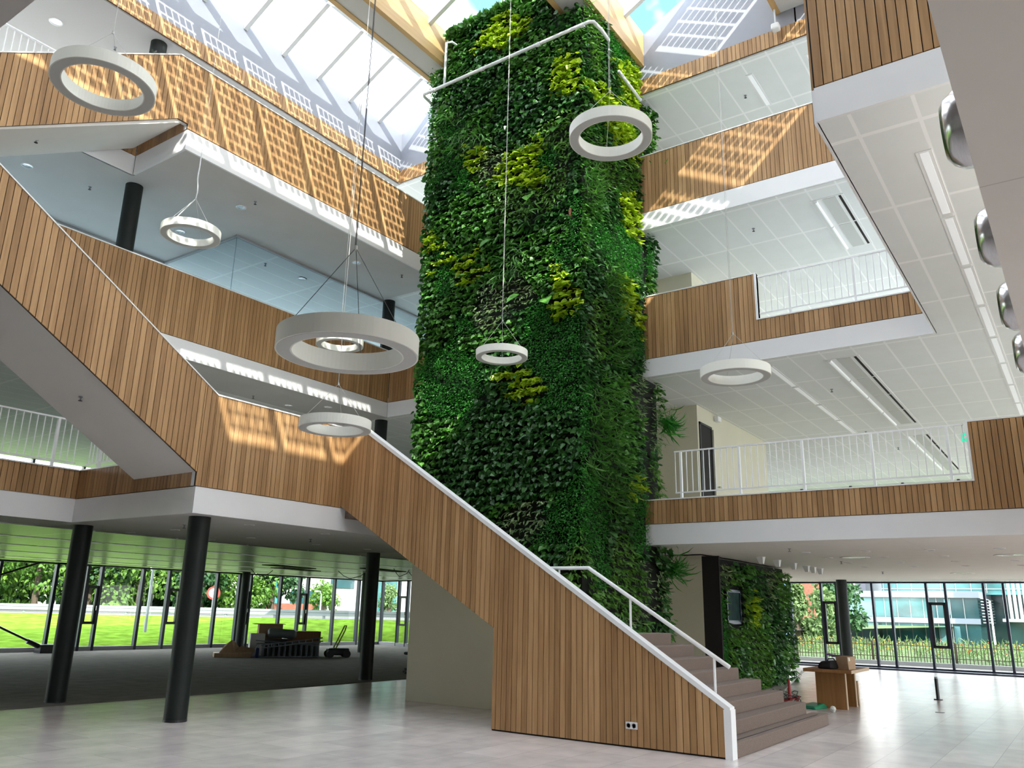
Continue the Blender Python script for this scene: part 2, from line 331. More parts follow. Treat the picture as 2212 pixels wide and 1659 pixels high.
# thin dark joint of the near ceiling edge seen from below
# ------------------------------------------------------------------ outer walls and glass fronts
def glassfront(name, pts, z0, z1, mull, cas, framem, sillm, zc=(.77, 2.12), sillh=.12, mw=.07, inward=None):
    g = sgroup(name)
    sill = MB(); head = MB(); pane = MB()
    for (a, b) in zip(pts[:-1], pts[1:]):
        a = Vector(a); b = Vector(b); d = (b-a); L = d.length; d.normalize(); ang = math.atan2(d.y, d.x); c = (a+b)/2
        sill.obox((c.x, c.y, z0+sillh/2), L, .16, sillh, ang); head.obox((c.x, c.y, z1-.03), L, .14, .06, ang)
        pane.obox((c.x, c.y, (z0+z1)/2), L, .012, z1-z0-.02, ang)
    sill.build('sill', sillm, g); head.build('head_frame', framem, g); pane.build('pane', M['glass'], g)
    for x, y, ang in mull: MB().obox((x, y, (z0+z1)/2), mw, .17, z1-z0, ang).build('mullion', framem, g)
    for x0, y0, x1, y1 in cas:
        d = Vector((x1-x0, y1-y0)); ang = math.atan2(d.y, d.x); L = d.length; m = MB(); cx, cyy = (x0+x1)/2, (y0+y1)/2
        m.obox((cx, cyy, zc[0]), L, .1, .09, ang); m.obox((cx, cyy, zc[1]), L, .1, .09, ang)
        d.normalize()
        for s in (1, -1): m.obox((cx+d.x*s*(L/2-.07), cyy+d.y*s*(L/2-.07), (zc[0]+zc[1])/2), .09, .1, zc[1]-zc[0], ang)
        o = m.build('casement_frame', M['black'], g)
        MB().obox((cx+d.x*(L/2-.07)-(-d.y)*.09, cyy+d.y*(L/2-.07)-d.x*.09, 1.38), .02, .03, .14, ang).build('window_handle', M['steel'], o)
    return g
vm = [9.04, 7.96, 7.44, 6.27, 5.71, 4.59, 4.03, 2.93, 2.38, 1.27, .70, -.4, -1.0]
glassfront('window_1', [(30.6, -7), (30.6, 10.5)], 0, Z1-.02, [(30.6, v, math.pi/2) for v in vm], [(30.6, 7.44, 30.6, 7.96), (30.6, 4.03, 30.6, 4.59), (30.6, .70, 30.6, 1.27)], M['blue_black'], M['blue_black'], sillh=.1)
struct('baseboard_right', MB().box(30.1, 30.55, -7, 10.5, 0, .05), M['blue_black'])
LP = [(-6, 28.6), (8, 28.3), (20.4, 27.75), (28.2, 26.9), (27.4, 23.4), (26.6, 20)]
ml = [(10.3, 28.2), (11.8, 28.15), (12.3, 28.12), (14.01, 28.03), (15.03, 27.99), (15.52, 27.97), (17.01, 27.9), (18.02, 27.86), (18.54, 27.83), (20.02, 27.77), (20.98, 27.69), (21.48, 27.63), (22.87, 27.48), (23.79, 27.38), (24.2, 27.34), (25.57, 27.19), (26.89, 27.04)]
mu = [(x, y, -.045 if x < 20.4 else -.108) for x, y in ml] + [(28.17, 26.76, 1.79), (27.88, 25.49, 1.79), (27.72, 24.81, 1.79), (27.4, 23.4, 1.79)]
glassfront('window_2', LP, 0, Z1-.04, mu, [(11.8, 28.15, 12.3, 28.12), (15.03, 27.99, 15.52, 27.97), (18.02, 27.86, 18.54, 27.83), (20.98, 27.69, 21.48, 27.63), (23.79, 27.38, 24.2, 27.34), (27.88, 25.49, 27.72, 24.81)], M['blue_black'], M['greyframe'], zc=(.9, 2.07), sillh=.14, mw=.09)
struct('wall_back', MB().box(26.5, 30.7, 10.5, 20.1, 0, Z1), M['cream'])
struct('wall_behind', MB().box(-6.2, -6, -7, 28.8, 0, Z4+1), M['white'])
struct('wall_near', MB().box(-6, 31, -7.2, -7, T3, Z4+.6), M['white'])
struct('wall_rear', MB().box(-6, 3, -7.1, -6.95, 0, T3), M['white'])
glassfront('window_15', [(3, -7), (30.6, -7)], 0, Z1, [(3+1.13*i, -7, 0) for i in range(25)], [], M['blue_black'], M['blue_black'])
def upper(name, pts, z0, z1):
    g = sgroup(name); a, b = Vector(pts[0]), Vector(pts[1]); d = b-a; L = d.length; ang = math.atan2(d.y, d.x); c = (a+b)/2
    MB().obox((c.x, c.y, z0+.4), L, .2, .8, ang).build('sill_wall', M['white'], g)
    MB().obox((c.x, c.y, (z0+.8+z1)/2), L, .012, z1-z0-.8, ang).build('pane', M['glass'], g)
    k = int(L/1.7); m = MB()
    for i in range(k+1):
        p = a + d*(i/k); m.obox((p.x, p.y, (z0+.8+z1)/2), .08, .14, z1-z0-.8, ang)
    m.build('mullions', M['blue_black'], g)
upper('window_3', [(30.6, -7), (30.6, 15.2)], T1, Z2); upper('window_4', [(-6, 28.6), (28.4, 28.6)], T1, Z2)
upper('window_17', [(3, -7), (30.6, -7)], T1, Z2); upper('window_19', [(3, -7), (30.6, -7)], T2, Z3)
upper('window_5', [(24.4, -4), (24.4, 19.2)], T2, Z3); upper('window_6', [(-2, 19.2), (24.4, 19.2)], T2, Z3)
upper('window_7', [(24.4, -4), (24.4, 17.5)], T3, Z4); upper('window_8', [(-2, 17.5), (24.4, 17.5)], T3, Z4)
struct('wall_link', MB().box(28.4, 30.8, 15.2, 28.7, T1, Z2), M['white'])
# ------------------------------------------------------------------ service core and tower core
core = sgroup('wall_core'); core.location = (0, 0, 0)
MB().box(17.15, 22.45, 6.93, 12.3, 0, Z1).build('wall_panel', M['cream'], core)
MB().box(16.85, 21.6, 6.78, 12.3, Z1, Z2).build('wall_panel', M['cream'], core)
MB().box(16.85, 21.6, 6.78, 12.3, Z2, Z4).build('wall_panel', M['cream'], core)
struct('wall_stair', MB().box(11.935, 14.95, 6.98, 10.5, 0, 13.29).box(11.935, 14.0, 7.40, 10.3, 13.29, 14.05), M['cream'])
# ------------------------------------------------------------------ timber parapets
def clad(mb, axis, c, n, s0, s1, top, bot, kinks=(), w=.0865, gap=.009, th=.02):
    cuts = sorted([k for k in kinks if s0 < k < s1]); s = s0
    while s < s1 - .01:
        e = min(s + w, s1)
        for k in cuts:
            if s < k - .012 and k < e: e = k; break
        a, b = s + gap/2, e - gap/2
        if b - a > .012:
            q = [(a, bot(a)), (b, bot(b)), (b, top(b)), (a, top(a))]
            if min(q[3][1]-q[0][1], q[2][1]-q[1][1]) > .01:
                o0, o1 = c, c - n*th
                if axis == 'u': f = lambda t, o: (t[0], o, t[1])
                else: f = lambda t, o: (o, t[0], t[1])
                mb.prism([f(t, o0) for t in q], [f(t, o1) for t in q])
        s = e
def sheet(mb, axis, o0, o1, s0, s1, top, bot, kinks=(), dz=0):
    ks = [s0] + sorted([k for k in kinks if s0 < k < s1]) + [s1]
    for a, b in zip(ks[:-1], ks[1:]):
        q = [(a, bot(a+1e-5)+dz), (b, bot(b-1e-5)+dz), (b, top(b-1e-5)-dz), (a, top(a+1e-5)-dz)]
        f = (lambda t, o: (t[0], o, t[1])) if axis == 'u' else (lambda t, o: (o, t[0], t[1]))
        mb.prism([f(t, o0) for t in q], [f(t, o1) for t in q])
def parapet(label, axis, c, n, s0, s1, top, bot, fz=None, kinks=(), cap=True, caps=None, inner=True, thick=.12, name='balcony_parapet'):
    """n is the direction the boards face (+1/-1) on the other axis"""
    tp = top if callable(top) else (lambda s, t=top: t); bt = bot if callable(bot) else (lambda s, t=bot: t)
    mid = (s0+s1)/2; loc = (mid, c, bt(mid)) if axis == 'u' else (c, mid, bt(mid))
    t = thing(name, label, 'parapet', loc)
    m = MB(); clad(m, axis, c, n, s0, s1, tp, bt, kinks); m.build('timber_cladding', M['wood'], t)
    m = MB(); sheet(m, axis, c-n*.021, c-n*.04, s0, s1, tp, bt, kinks, -.0); m.build('backing_board', M['dark'], t)
    if inner: m = MB(); sheet(m, axis, c-n*.041, c-n*thick, s0, s1, tp, bt, kinks); m.build('inner_board', M['white'], t)
    if cap:
        for a, b in (caps or [(s0, s1)]):
            m = MB(); sheet(m, axis, c+n*.012, c-n*(thick+.01), a, b, lambda s: tp(s)+.022, lambda s: tp(s)+.001, kinks); m.build('cap_rail', M['rail'], t)
    if fz is not None:
        a, b = fz if isinstance(fz, tuple) else (fz, None)
        fs0, fs1 = b or (s0, s1)
        m = MB(); sheet(m, axis, c, c-n*.04, fs0, fs1, lambda s: bt(mid)-.015 if not callable(bot) else b3(s), lambda s: a); m.build('fascia', M['white'], t)
    return t
F1, F2, F3 = 3.24, 6.52, 9.75
# level 1, left side with the flight rising toward the left
b1 = lambda u: 3.24 if u >= 6.975 else 3.44+.62*(6.97-u)
t1 = lambda u: 4.62 if u >= 7.17 else 4.62+.624*(7.17-u)
fascia_band = lambda nm, axis, c, n, s0, s1, z0, z1: struct(nm, (lambda m: (sheet(m, axis, c, c-n*.04, s0, s1, lambda s: z1-.012, lambda s: z0), m)[1])(MB()), M['white'])
parapet('oak slat parapet of the first floor left gallery, running up along the lower flight', 'u', 10.44, -1, 1.75, 9.822, t1, b1, kinks=(6.975, 7.17))
fascia_band('trim_1', 'u', 10.44, -1, 6.98, UR-.1, Z1, F1)
parapet('low dark oak slat band under the lower flight landing end', 'v', 6.98, -1, 10.481, 13.739, 3.70, 3.24)
fascia_band('trim_2', 'v', 6.98, -1, 10.482, 13.738, Z1, F1)
parapet('low oak slat band below the white railing at the far left', 'u', 13.74, -1, -6, 7.0, 3.70, 3.24)
fascia_band('trim_3', 'u', 13.74, -1, -6, 6.979, Z1, F1)
# level 2, left
parapet('oak slat parapet of the second floor gallery behind the ring lamps', 'u', 13.81, -1, 2.2, UR, 7.83, F2)
fascia_band('trim_4', 'u', 13.81, -1, 2.2, UR-.001, Z2, F2)
# level 3, left with the flight descending toward the left
b3f = lambda u: 9.76 if u >= 7.07 else (9.85 if u > 6.87 else 9.85-.61*(6.87-u))
t3f = lambda u: 11.08 if u >= 6.75 else 11.08-.63*(6.75-u)
parapet('sunlit oak slat parapet of the third floor gallery with its descending flight', 'u', 12.17, -1, 1.6, UR, t3f, b3f, kinks=(6.75, 6.87, 7.07))
fascia_band('trim_5', 'u', 12.17, -1, 7.08, UR-.001, Z3, F3)
parapet('short oak slat band in the notch behind the upper flight', 'v', 7.08, -1, 12.212, 13.8, 10.2, F3)
fascia_band('trim_6', 'v', 7.08, -1, 12.212, 13.798, Z3, F3)
parapet('oak slat band under the third floor railing at the top left', 'u', 13.82, -1, -2, 7.08, 10.2, F3)
fascia_band('trim_7', 'u', 13.82, -1, -2, 7.08, Z3, F3)
parapet('narrow oak slat band at the foot of the skylight, left side', 'u', 13.9, -1, -2, UR, 12.99, 12.63, cap=False)
# far side, right of the green tower
parapet('low oak slat band below the long first floor railing at right', 'v', UR, -1, 1.33, 7.0, 3.68, 3.24)
parapet('tall oak slat parapet at the right edge of the first floor', 'v', UR, -1, .12, 1.33, 4.61, 3.24)
fascia_band('trim_8', 'v', UR, -1, .12, 7.0, Z1, F1)
parapet('oak slat parapet of the second floor right of the green tower', 'v', UR, -1, 4.47, 6.8, 7.84, F2)
parapet('low oak slat band below the second floor railing', 'v', UR, -1, 1.57, 4.47, 6.92, F2)
parapet('oak slat parapet of the second floor left of the green tower', 'v', UR, -1, 10.2, 13.8, 7.84, F2)
fascia_band('trim_9', 'v', UR, -1, 1.57, 13.8, Z2, F2)
parapet('oak slat parapet of the third floor with a checkered patch of sun', 'v', UR, -1, -4, 12.2, 11.07, F3)
fascia_band('trim_10', 'v', UR, -1, -4, 12.2, Z3, F3)
parapet('narrow oak slat band at the foot of the skylight, far side', 'v', UR, -1, -.6, 13.9, 12.99, 12.63, cap=False)
# near block of level 2
parapet('large oak slat parapet of the near second floor balcony at top right', 'v', 7.17, -1, -7, 1.57, 7.84, F2)
fascia_band('trim_11', 'v', 7.17, -1, -7, 1.57, Z2, F2)
parapet('oak slat parapet on the hidden side of the near balcony', 'u', 1.6, 1, 7.2, UR, 7.84, F2)
fascia_band('trim_12', 'u', 1.6, 1, 7.2, UR, Z2, F2)
parapet('oak slat parapet edge over the near ceiling', 'u', .125, 1, -5.9, UR-.2, 4.6, 3.36)
# soffit steps along slab edges (darker recess strip)
# ------------------------------------------------------------------ upper flights: soffits with steps
def flight(label, v0, v1, u0, u1, zf, rise_sign, nst):
    t = thing('staircase', label, 'staircase', ((u0+u1)/2, (v0+v1)/2, zf((u0+u1)/2)))
    m = MB(); sheet(m, 'u', v0, v1, u0, u1, lambda u: zf(u)+.16, zf); m.build('soffit', M['nearplain'], t)
    m = MB(); du = (u1-u0)/nst
    for k in range(nst):
        a = u0+k*du; zt = max(zf(a), zf(a+du))+.30; m.box(a, a+du, v0+.02, v1-.02, min(zf(a), zf(a+du))+.17, zt)
    m.build('steps', M['carpet_step'], t)
    return t
flight('flight of stairs with a broad grey soffit rising at the left', 10.48, 12.06, 2.2, 6.97, lambda u: 3.44+.62*(6.97-u), 1, 18)
flight('upper flight of stairs with pale soffit at the top left', 12.21, 13.76, 2.2, 6.98, lambda u: 9.84-.61*(6.87-u) if u < 6.87 else 9.84, -1, 18)
parapet('inner side of the lower flight, oak slats', 'u', 12.08, 1, 1.75, 6.96, lambda u: 4.62+.624*(7.17-u), lambda u: 3.46+.62*(6.97-u))
# ------------------------------------------------------------------ main stair
st = thing('staircase', 'main staircase with carpeted steps fanning out onto the tiled floor', 'staircase', (11, 5, 0))
for k in range(1, 22):
    v = 3.68+.259*(k-1); ur = 14.0-.25*(k-1) if k < 9 else 10.62
    z0 = 0 if k < 13 else k*.165-.40
    bevel(MB().box(9.93, ur, v, v+.259 if k < 21 else 10.5, z0, k*.165).build('step', M['carpet_step'], st), .012, 2)
MB().box(9.95, 13.7, 3.76, 3.775, .165, .169).build('nosing_strip', M['black'], st)
tp = lambda v: min(4.62, .58+.639*(v-3.75)); bt = lambda v: 0.02 if v < 7.12 else 1.36+.575*(v-7.12)
m = MB(); clad(m, 'v', 9.8, -1, 3.76, 10.44, tp, bt, kinks=(7.12, 10.07)); m.build('timber_cladding', M['wood'], st)
m = MB(); sheet(m, 'v', 9.822, 9.84, 3.76, 10.44, tp, lambda v: 0 if v < 7.12 else bt(v)-.01, kinks=(7.12, 10.07)); m.build('backing_board', M['dark'], st)
m = MB(); sheet(m, 'v', 9.841, 9.92, 3.76, 10.44, tp, bt, kinks=(7.12, 10.07)); m.build('inner_board', M['white'], st)
m = MB(); sheet(m, 'v', 9.785, 9.935, 3.68, 10.44, lambda v: tp(v)+.03, lambda v: tp(v)-.035, kinks=(10.07,)); m.box(9.784, 9.936, 3.67, 3.76, 0, .54); m.build('white_capping', M['rail'], st)
m = MB(); sheet(m, 'v', 9.93, 11.93, 7.12, 10.5, lambda v: bt(v)+.14, bt); m.build('soffit', M['cream'], st)
struct('wall_understair', MB().prism([(11.80, 6.95, 0), (11.925, 6.95, 0), (11.925, 10.5, 0), (11.80, 10.5, 0)], [(11.80, 6.95, 1.2), (11.925, 6.95, 1.2), (11.925, 10.5, 3.1), (11.80, 10.5, 3.1)]), M['cream'])
hr = thing('handrail', 'white tube handrail beside the wide carpeted steps', 'handrail', (10.1, 5, 1))
hu = 10.0; MB().tube([(hu, 6.42, 2.19), (hu, 5.68, 2.19), (hu, 3.74, 1.0)], .026, 10).build('rail_tube', M['rail'], hr, smooth=True)
MB().tube([(hu, 6.15, 1.7), (hu, 6.15, 2.18)], .014, 8).build('post', M['rail'], hr); MB().tube([(hu, 5.05, 1.0), (hu, 5.05, 1.8)], .016, 8).build('post', M['rail'], hr); MB().tube([(hu, 3.93, .3), (hu, 3.93, 1.12)], .016, 8).build('post', M['rail'], hr)
so_ = thing('wall_socket', 'white double power socket on the slatted stair side', 'socket', (9.79, 4.95, .26))
cpl = bevel(MB().box(9.775, 9.8, 4.875, 5.03, .218, .30).build('cover_plate', M['paintwhite'], so_), .004)
for y in (4.915, 4.99):
    MB().lathe((9.776, y, .259), [(.0001, -.001), (.024, -.001), (.024, .002), (.026, -.004), (.03, -.004), (.03, 0)], 16, 'X').build('outlet', M['greyframe'], cpl)
# ------------------------------------------------------------------ railings
def railing(label, axis, c, s0, s1, zb, zt, postper=1.13, n=10, group=None, up=0):
    L = s1-s0; loc = ((s0+s1)/2, c, zb) if axis == 'u' else (c, (s0+s1)/2, zb); t = thing('railing', label, 'railing', loc, group)
    def bx(a, b, z0, z1, w, nm):
        m = MB(); (m.box(a, b, c-w/2, c+w/2, z0, z1) if axis == 'u' else m.box(c-w/2, c+w/2, a, b, z0, z1)); return m.build(nm, M['rail'], t)
    bx(s0, s1, zt-.025, zt, .045, 'top_rail'); bx(s0, s1, zb+.09, zb+.115, .03, 'bottom_rail')
    k = 0; s = s0 + .02; base = None; pb = None; d = postper/n
    while s < s1 - .01:
        if k % n == (2 if L > 3 else 0): 
            if pb is None: pb = bx(s-.02, s+.02, zb, zt-.025, .05, 'post'); ps = s
            else:
                o = pb.copy(); C.objects.link(o); o.matrix_parent_inverse = pb.matrix_parent_inverse; o.location = (s-ps, 0, 0) if axis == 'u' else (0, s-ps, 0)
        else:
            if base is None: base = bx(s-.007, s+.007, zb+.1, zt-.02, .014, 'baluster'); bs = s
            else:
                o = base.copy(); C.objects.link(o); o.matrix_parent_inverse = base.matrix_parent_inverse; o.location = (s-bs, 0, 0) if axis == 'u' else (0, s-bs, 0)
        s += d; k += 1
railing('long white baluster railing on the first floor right of the green tower', 'v', 14.33, 1.36, 6.25, 3.705, 4.60)
railing('white baluster railing on the second floor at right', 'v', 14.33, 1.6, 4.45, 6.945, 7.80)
railing('white baluster railing at the far left of the first floor', 'u', 13.80, -.5, 6.9, 3.72, 4.55)
railing('short white railing beside the lower flight on the first floor', 'v', 7.04, 12.15, 13.7, 3.72, 4.55)
railing('white railing of the third floor at the top left corner', 'u', 13.88, -.5, 6.9, 10.22, 11.02)
# end plates of railing notches
for v_, z0, z1, lb in ((1.31, 3.68, 4.64, 'white end plate where the first floor railing meets the oak parapet'), (4.485, 6.92, 7.86, 'white end plate where the second floor railing meets the oak parapet')):
    tag(MB().box(14.265, 14.40, v_-.015, v_+.02, z0, z1).build('end_plate', M['rail']), lb, 'trim plate')
# ------------------------------------------------------------------ columns
def column(label, u, v, z0, z1, r=.158):
    t = thing('column', label, 'column', (u, v, z0))
    MB().lathe((u, v, 0), [(r, z0), (r, z1)], 32).build('shaft', M['column'], t, smooth=True)
    MB().lathe((u, v, 0), [(r+.004, z0), (r+.004, z0+.03), (r, z0+.03)], 32).build('base_ring', M['black'], t)
column('dark round column standing at the far left of the tiled floor', 7.38, 14.12, 0, Z1)
column('dark round column second from the left, nearest to the viewer', 7.40, 10.86, 0, Z1)
column('dark round column in front of the cream wall beside the staircase', 14.28, 13.95, 0, Z1)
column('slim dark column deep in the left hall, right behind the tool pile', 22.6, 22.35, 0, Z1)
column('dark column against the glass front behind the leftmost column', 14.35, 27.5, 0, Z1)
column('dark column against the glass front beside the cardboard pile', 20.9, 27.2, 0, Z1)
column('dark column inside the right glass front', 29.6, 7.02, 0, Z1, .17)
column('dark column on the first floor between green tower and stair', 14.5, 14.2, T1, Z2)
column('dark column on the second floor behind the largest ring lamp', 14.5, 14.2, T2, Z3)
column('dark column on the second floor at left below the third floor soffit', 7.35, 14.2, T2, Z3)
column('short visible column top on the third floor at upper left', 7.38, 14.2, T3, Z4)
# ------------------------------------------------------------------ skylight
ZE = 14.13; SLP = .53; RP = 1.067; UX = 13.37 - 15*RP
bays = [(13.9, 11.03), (10.33, 7.37), (6.65, 3.74), (3.02, .09)]; XW = .35
up = sgroup('wall_upstand')
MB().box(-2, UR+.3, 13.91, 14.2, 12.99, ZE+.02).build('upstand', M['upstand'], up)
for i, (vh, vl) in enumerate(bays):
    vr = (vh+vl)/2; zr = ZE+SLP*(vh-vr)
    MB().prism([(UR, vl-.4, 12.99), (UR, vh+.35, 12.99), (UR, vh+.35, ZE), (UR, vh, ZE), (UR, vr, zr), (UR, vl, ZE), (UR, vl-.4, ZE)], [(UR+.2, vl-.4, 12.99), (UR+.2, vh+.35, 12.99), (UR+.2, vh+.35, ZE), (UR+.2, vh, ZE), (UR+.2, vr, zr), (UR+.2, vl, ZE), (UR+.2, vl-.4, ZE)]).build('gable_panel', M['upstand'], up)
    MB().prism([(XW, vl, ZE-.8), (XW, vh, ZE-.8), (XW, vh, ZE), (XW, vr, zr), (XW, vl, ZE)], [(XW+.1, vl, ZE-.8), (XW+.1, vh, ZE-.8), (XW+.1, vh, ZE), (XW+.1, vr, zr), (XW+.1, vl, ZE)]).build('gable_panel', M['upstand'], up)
for i, (vh, vl) in enumerate(bays):
    vr = (vh+vl)/2; zr = ZE+SLP*(vh-vr); g = sgroup('window_%d' % (i+9)); hl = vh-vr
    MB().prism([(XW, vh, ZE), (UR, vh, ZE), (UR, vr, zr), (XW, vr, zr)], [(XW, vh, ZE+.014), (UR, vh, ZE+.014), (UR, vr, zr+.014), (XW, vr, zr+.014)]).build('clear_pane', M['skyglass'], g)
    raf = MB()
    k = 0
    while UX + k*RP < UR + .5:
        u = UX + k*RP; k += 1
        if u > XW:
            for (va, vb) in ((vh, vr), (vl, vr)):
                raf.prism([(u-.05, va, ZE-.15), (u+.05, va, ZE-.15), (u+.05, vb, zr-.15), (u-.05, vb, zr-.15)], [(u-.05, va, ZE+.03), (u+.05, va, ZE+.03), (u+.05, vb, zr+.03), (u-.05, vb, zr+.03)])
        w_ = min(RP, UR-u-.02)
        if u > XW and w_ > .1:
            mm = MB(); mm.prism([(0, 0, 0), (w_, 0, 0), (w_, hl, zr-ZE), (0, hl, zr-ZE)], [(0, 0, .012), (w_, 0, .012), (w_, hl, zr-ZE+.012), (0, hl, zr-ZE+.012)])
            me = bpy.data.meshes.new('solar_pane'); me.from_pydata(mm.v, [], mm.f); me.materials.append(M['pv'])
            o = bpy.data.objects.new('solar_pane', me); C.objects.link(o); o.parent = g; o.location = (u+.035, vl, ZE)
    raf.build('rafters', M['pv_frame'], g)
    MB().box(XW, UR, vr-.05, vr+.05, zr-.1, zr+.05).build('ridge_bar', M['pv_frame'], g)
names = ['left timber roof beam running into the top of the green tower', 'middle timber roof beam crossing above the corner of the green tower', 'timber roof beam end near the top right edge', 'timber roof beam above the viewer']
for (v0, v1), lb in zip([(10.33, 11.03), (6.65, 7.37), (3.02, 3.74), (-.62, .09)], names):
    t = thing('roof_beam', lb, 'beam', (6, (v0+v1)/2, 13.31)); 
    for a, b in ((v0, v0+.11), (v1-.11, v1)): MB().box(.36, UR-.005, a, b, 13.31, ZE+.04).build('timber_side', M['beamwood'], t)
    MB().box(.36, UR-.005, v0+.11, v1-.11, 13.33, ZE+.02).build('grey_infill', M['soffit'], t)
# ------------------------------------------------------------------ ring lamps
def ring_lamp(label, c, D, hz, wires='thin', top=14.3, tr=None):
    t = thing('ring_lamp', label, 'pendant lamp', c, 'ring pendant lamps in the atrium')
    R_ = D/2; h = .135*D; q = .115*D; x, y, z = c
    rs = MB().lathe((x, y, z), [(R_, -h/2), (R_, h/2), (R_-q, h/2), (R_-q, -h/2)], 72, closed=True).build('ring_shell', M['ring'], t, smooth=False)
    MB().lathe((x, y, z), [(R_-.012*D, -h/2-.002), (R_-q+.012*D, -h/2-.002), (R_-q+.012*D, -h/2-.0005), (R_-.012*D, -h/2-.0005)], 72, closed=True).build('light_diffuser', M['diffuser'], rs)
    wm = MB(); wm.tube([(x, y, hz), (x, y, top)], .0025, 5)
    for a in (.6, 2.7, 4.8): wm.tube([(x+(R_-q/2)*math.cos(a), y+(R_-q/2)*math.sin(a), z+h/2), (x, y, hz)], .0025, 5)
    wm.build('suspension_wire', M['wire'] if wires != 'dark' else M['darkwire'], t)
    MB().lathe((x, y, hz), [(.0001, -.02), (.012, -.015), (.012, .015), (.0001, .02)], 10).build('wire_hub', M['wire'], t)
    if wires == 'foil':
        path = [(x+random.uniform(-.02, .02), y+random.uniform(-.02, .02), hz+i*.12) for i in range(9)]
        MB().tube(path, .009, 6).build('power_cable', M['pipe'], t)
        MB().tube([(x-.3, y+.25, z+h/2), (x-.22, y+.2, z+.2), (x-.1, y+.1, hz-.2), (x, y, hz)], .009, 6).build('power_cable', M['pipe'], t)
    else: MB().tube([(x+.01, y+.02, hz+.02), (x+.012, y+.02, (hz+top)/2), (x+.01, y+.02, top)], .003, 5).build('power_cable', M['darkwire'] if wires == 'dark' else M['wire'], t)
ring_lamp('ring lamp at the upper left in front of the sloping oak parapet', (3.34, 7.35, 6.53), .95, 7.11)
ring_lamp('ring lamp hanging below the third floor soffit, right of the black column', (7.07, 11.6, 7.56), .95, 8.2, 'foil')
ring_lamp('largest looking ring lamp, nearest, left of the green tower', (3.64, 3.92, 3.30), .95, 4.02, 'dark')
ring_lamp('small ring lamp seen through the opening of the largest ring lamp', (10.91, 12.0, 6.8), .95, 7.4)
ring_lamp('ring lamp lowest at left, just above the stair parapet', (7.33, 8.02, 3.93), .95, 4.5)
ring_lamp('small ring lamp hanging in front of the middle of the green tower', (10.35, 7.5, 5.66), .855, 6.25)
ring_lamp('ring lamp hanging high at the corner of the green tower', (7.38, 3.88, 6.92), .95, 7.5)
ring_lamp('ring lamp at right in front of the first floor tiled ceiling', (10.62, 3.69, 4.84), .95, 5.42)
# ------------------------------------------------------------------ steel dome lights on the near fascia
for i, (u, lb) in enumerate([(3.19, 'largest polished steel dome lamp at the top right edge'), (4.28, 'second steel dome lamp down the right edge'), (5.36, 'third steel dome lamp down the right edge'), (6.43, 'lowest small steel dome lamp at the right edge')]):
    t = thing('dome_lamp', lb, 'wall lamp', (u, .137, 3.40), 'steel dome lamps along the near ceiling edge')
    mr = MB().lathe((u, .137, 3.40), [(.20, 0), (.20, .010), (.192, .016), (.15, .016)], 40, 'Y').build('mounting_ring', M['steel'], t, smooth=True)
    MB().lathe((u, .137, 3.40), [(.155, .012), (.150, .05), (.128, .085), (.10, .104), (.095, .100), (.0001, .098)], 40, 'Y').build('dome', M['steel'], mr, smooth=True)
# ------------------------------------------------------------------ ceiling fittings
def downlight(label, z, pts, r, group, m='steel', cat='downlight'):
    t = None
    for (u, v) in pts:
        if t is None:
            t = thing('downlight', label, cat, (u, v, z), group)
            tr_ = MB().lathe((0, 0, 0), [(r*1.25, 0), (r*1.25, -.008), (r, -.01), (r, 0)], 28, closed=True).build('trim_ring', M['paintwhite'], t, True, True)
            MB().lathe((0, 0, 0), [(r, -.006), (r*.55, -.002), (.0001, -.001)], 28).build('reflector', M[m], tr_, True, True)
        else: dup(t, (u, v, z))
downlight('small round recessed downlight in the plaster ceiling beyond the main stair', Z1, [(16.93+1.73*i, 4.65-1.12*j) for i in range(4) for j in range(5)], .075, 'downlights of the right ground floor ceiling')
downlight('wide round recessed downlight in the right ground floor ceiling', Z1-.001, [(18.62, 4.1), (18.7, 1.25), (25.6, 2.9)], .24, 'wide downlights of the right ground floor ceiling')
downlight('small round downlight in the plaster ceiling of the left ground floor', Z1, [(6.92, 15.3), (8.53, 14.6), (8.53, 13.21), (10.2, 14.5), (8.49, 11.11), (10.21, 13.27), (11.88, 13.28), (10.15, 11.14), (11.9, 11.2), (13.3, 13.2)], .07, 'downlights of the left ground floor ceiling')
downlight('round steel downlight in the soffit under the third floor gallery', Z3, [(5.82, 15.18), (9.02, 13.15), (9.02, 15.2), (12.24, 13.13), (12.22, 14.98)], .085, 'downlights under the third floor gallery')
downlight('round steel downlight in the soffit under the skylight edge', Z4, [(5.86, 15.32)], .10, 'downlights of the top soffit')
downlight('round downlight in the soffit under the second floor gallery', Z2, [(12.2, 15.0), (12.8, 14.3)], .08, 'downlights under the second floor gallery')
spr = None
for (u, v, z) in [(15.89, 4.66, Z1), (19.89, 4.68, Z1), (24.64, 4.73, Z1), (8.04, 12.2, Z1), (10.86, 12.31, Z1), (10.8, 15.9, Z1-.02), (6.89, 14.97, Z3), (9.03, 12.71, Z3), (13.36, 12.72, Z3), (11.15, 15.03, Z3+.01), (6.94, 15.06, Z4), (15.52, 4.83, Z4), (15.43, 4.81, Z3), (17.0, 3.9, Z2), (21.5, 4.2, Z2), (11.2, 15.0, Z2), (24, 3.9, Z2)]:
    if spr is None:
        spr = thing('sprinkler_head', 'small dark sprinkler head hanging from a ceiling', 'sprinkler', (u, v, z), 'ceiling sprinklers')
        MB().lathe((0, 0, 0), [(.03, 0), (.03, -.008), (.011, -.01), (.011, -.05), (.0001, -.05)], 12).build('body', M['galv'], spr, True)
        MB().lathe((0, 0, 0), [(.0001, -.052), (.028, -.055), (.028, -.06), (.0001, -.062)], 12).build('deflector', M['darkwire'], spr, True)
    else: dup(spr, (u, v, z))
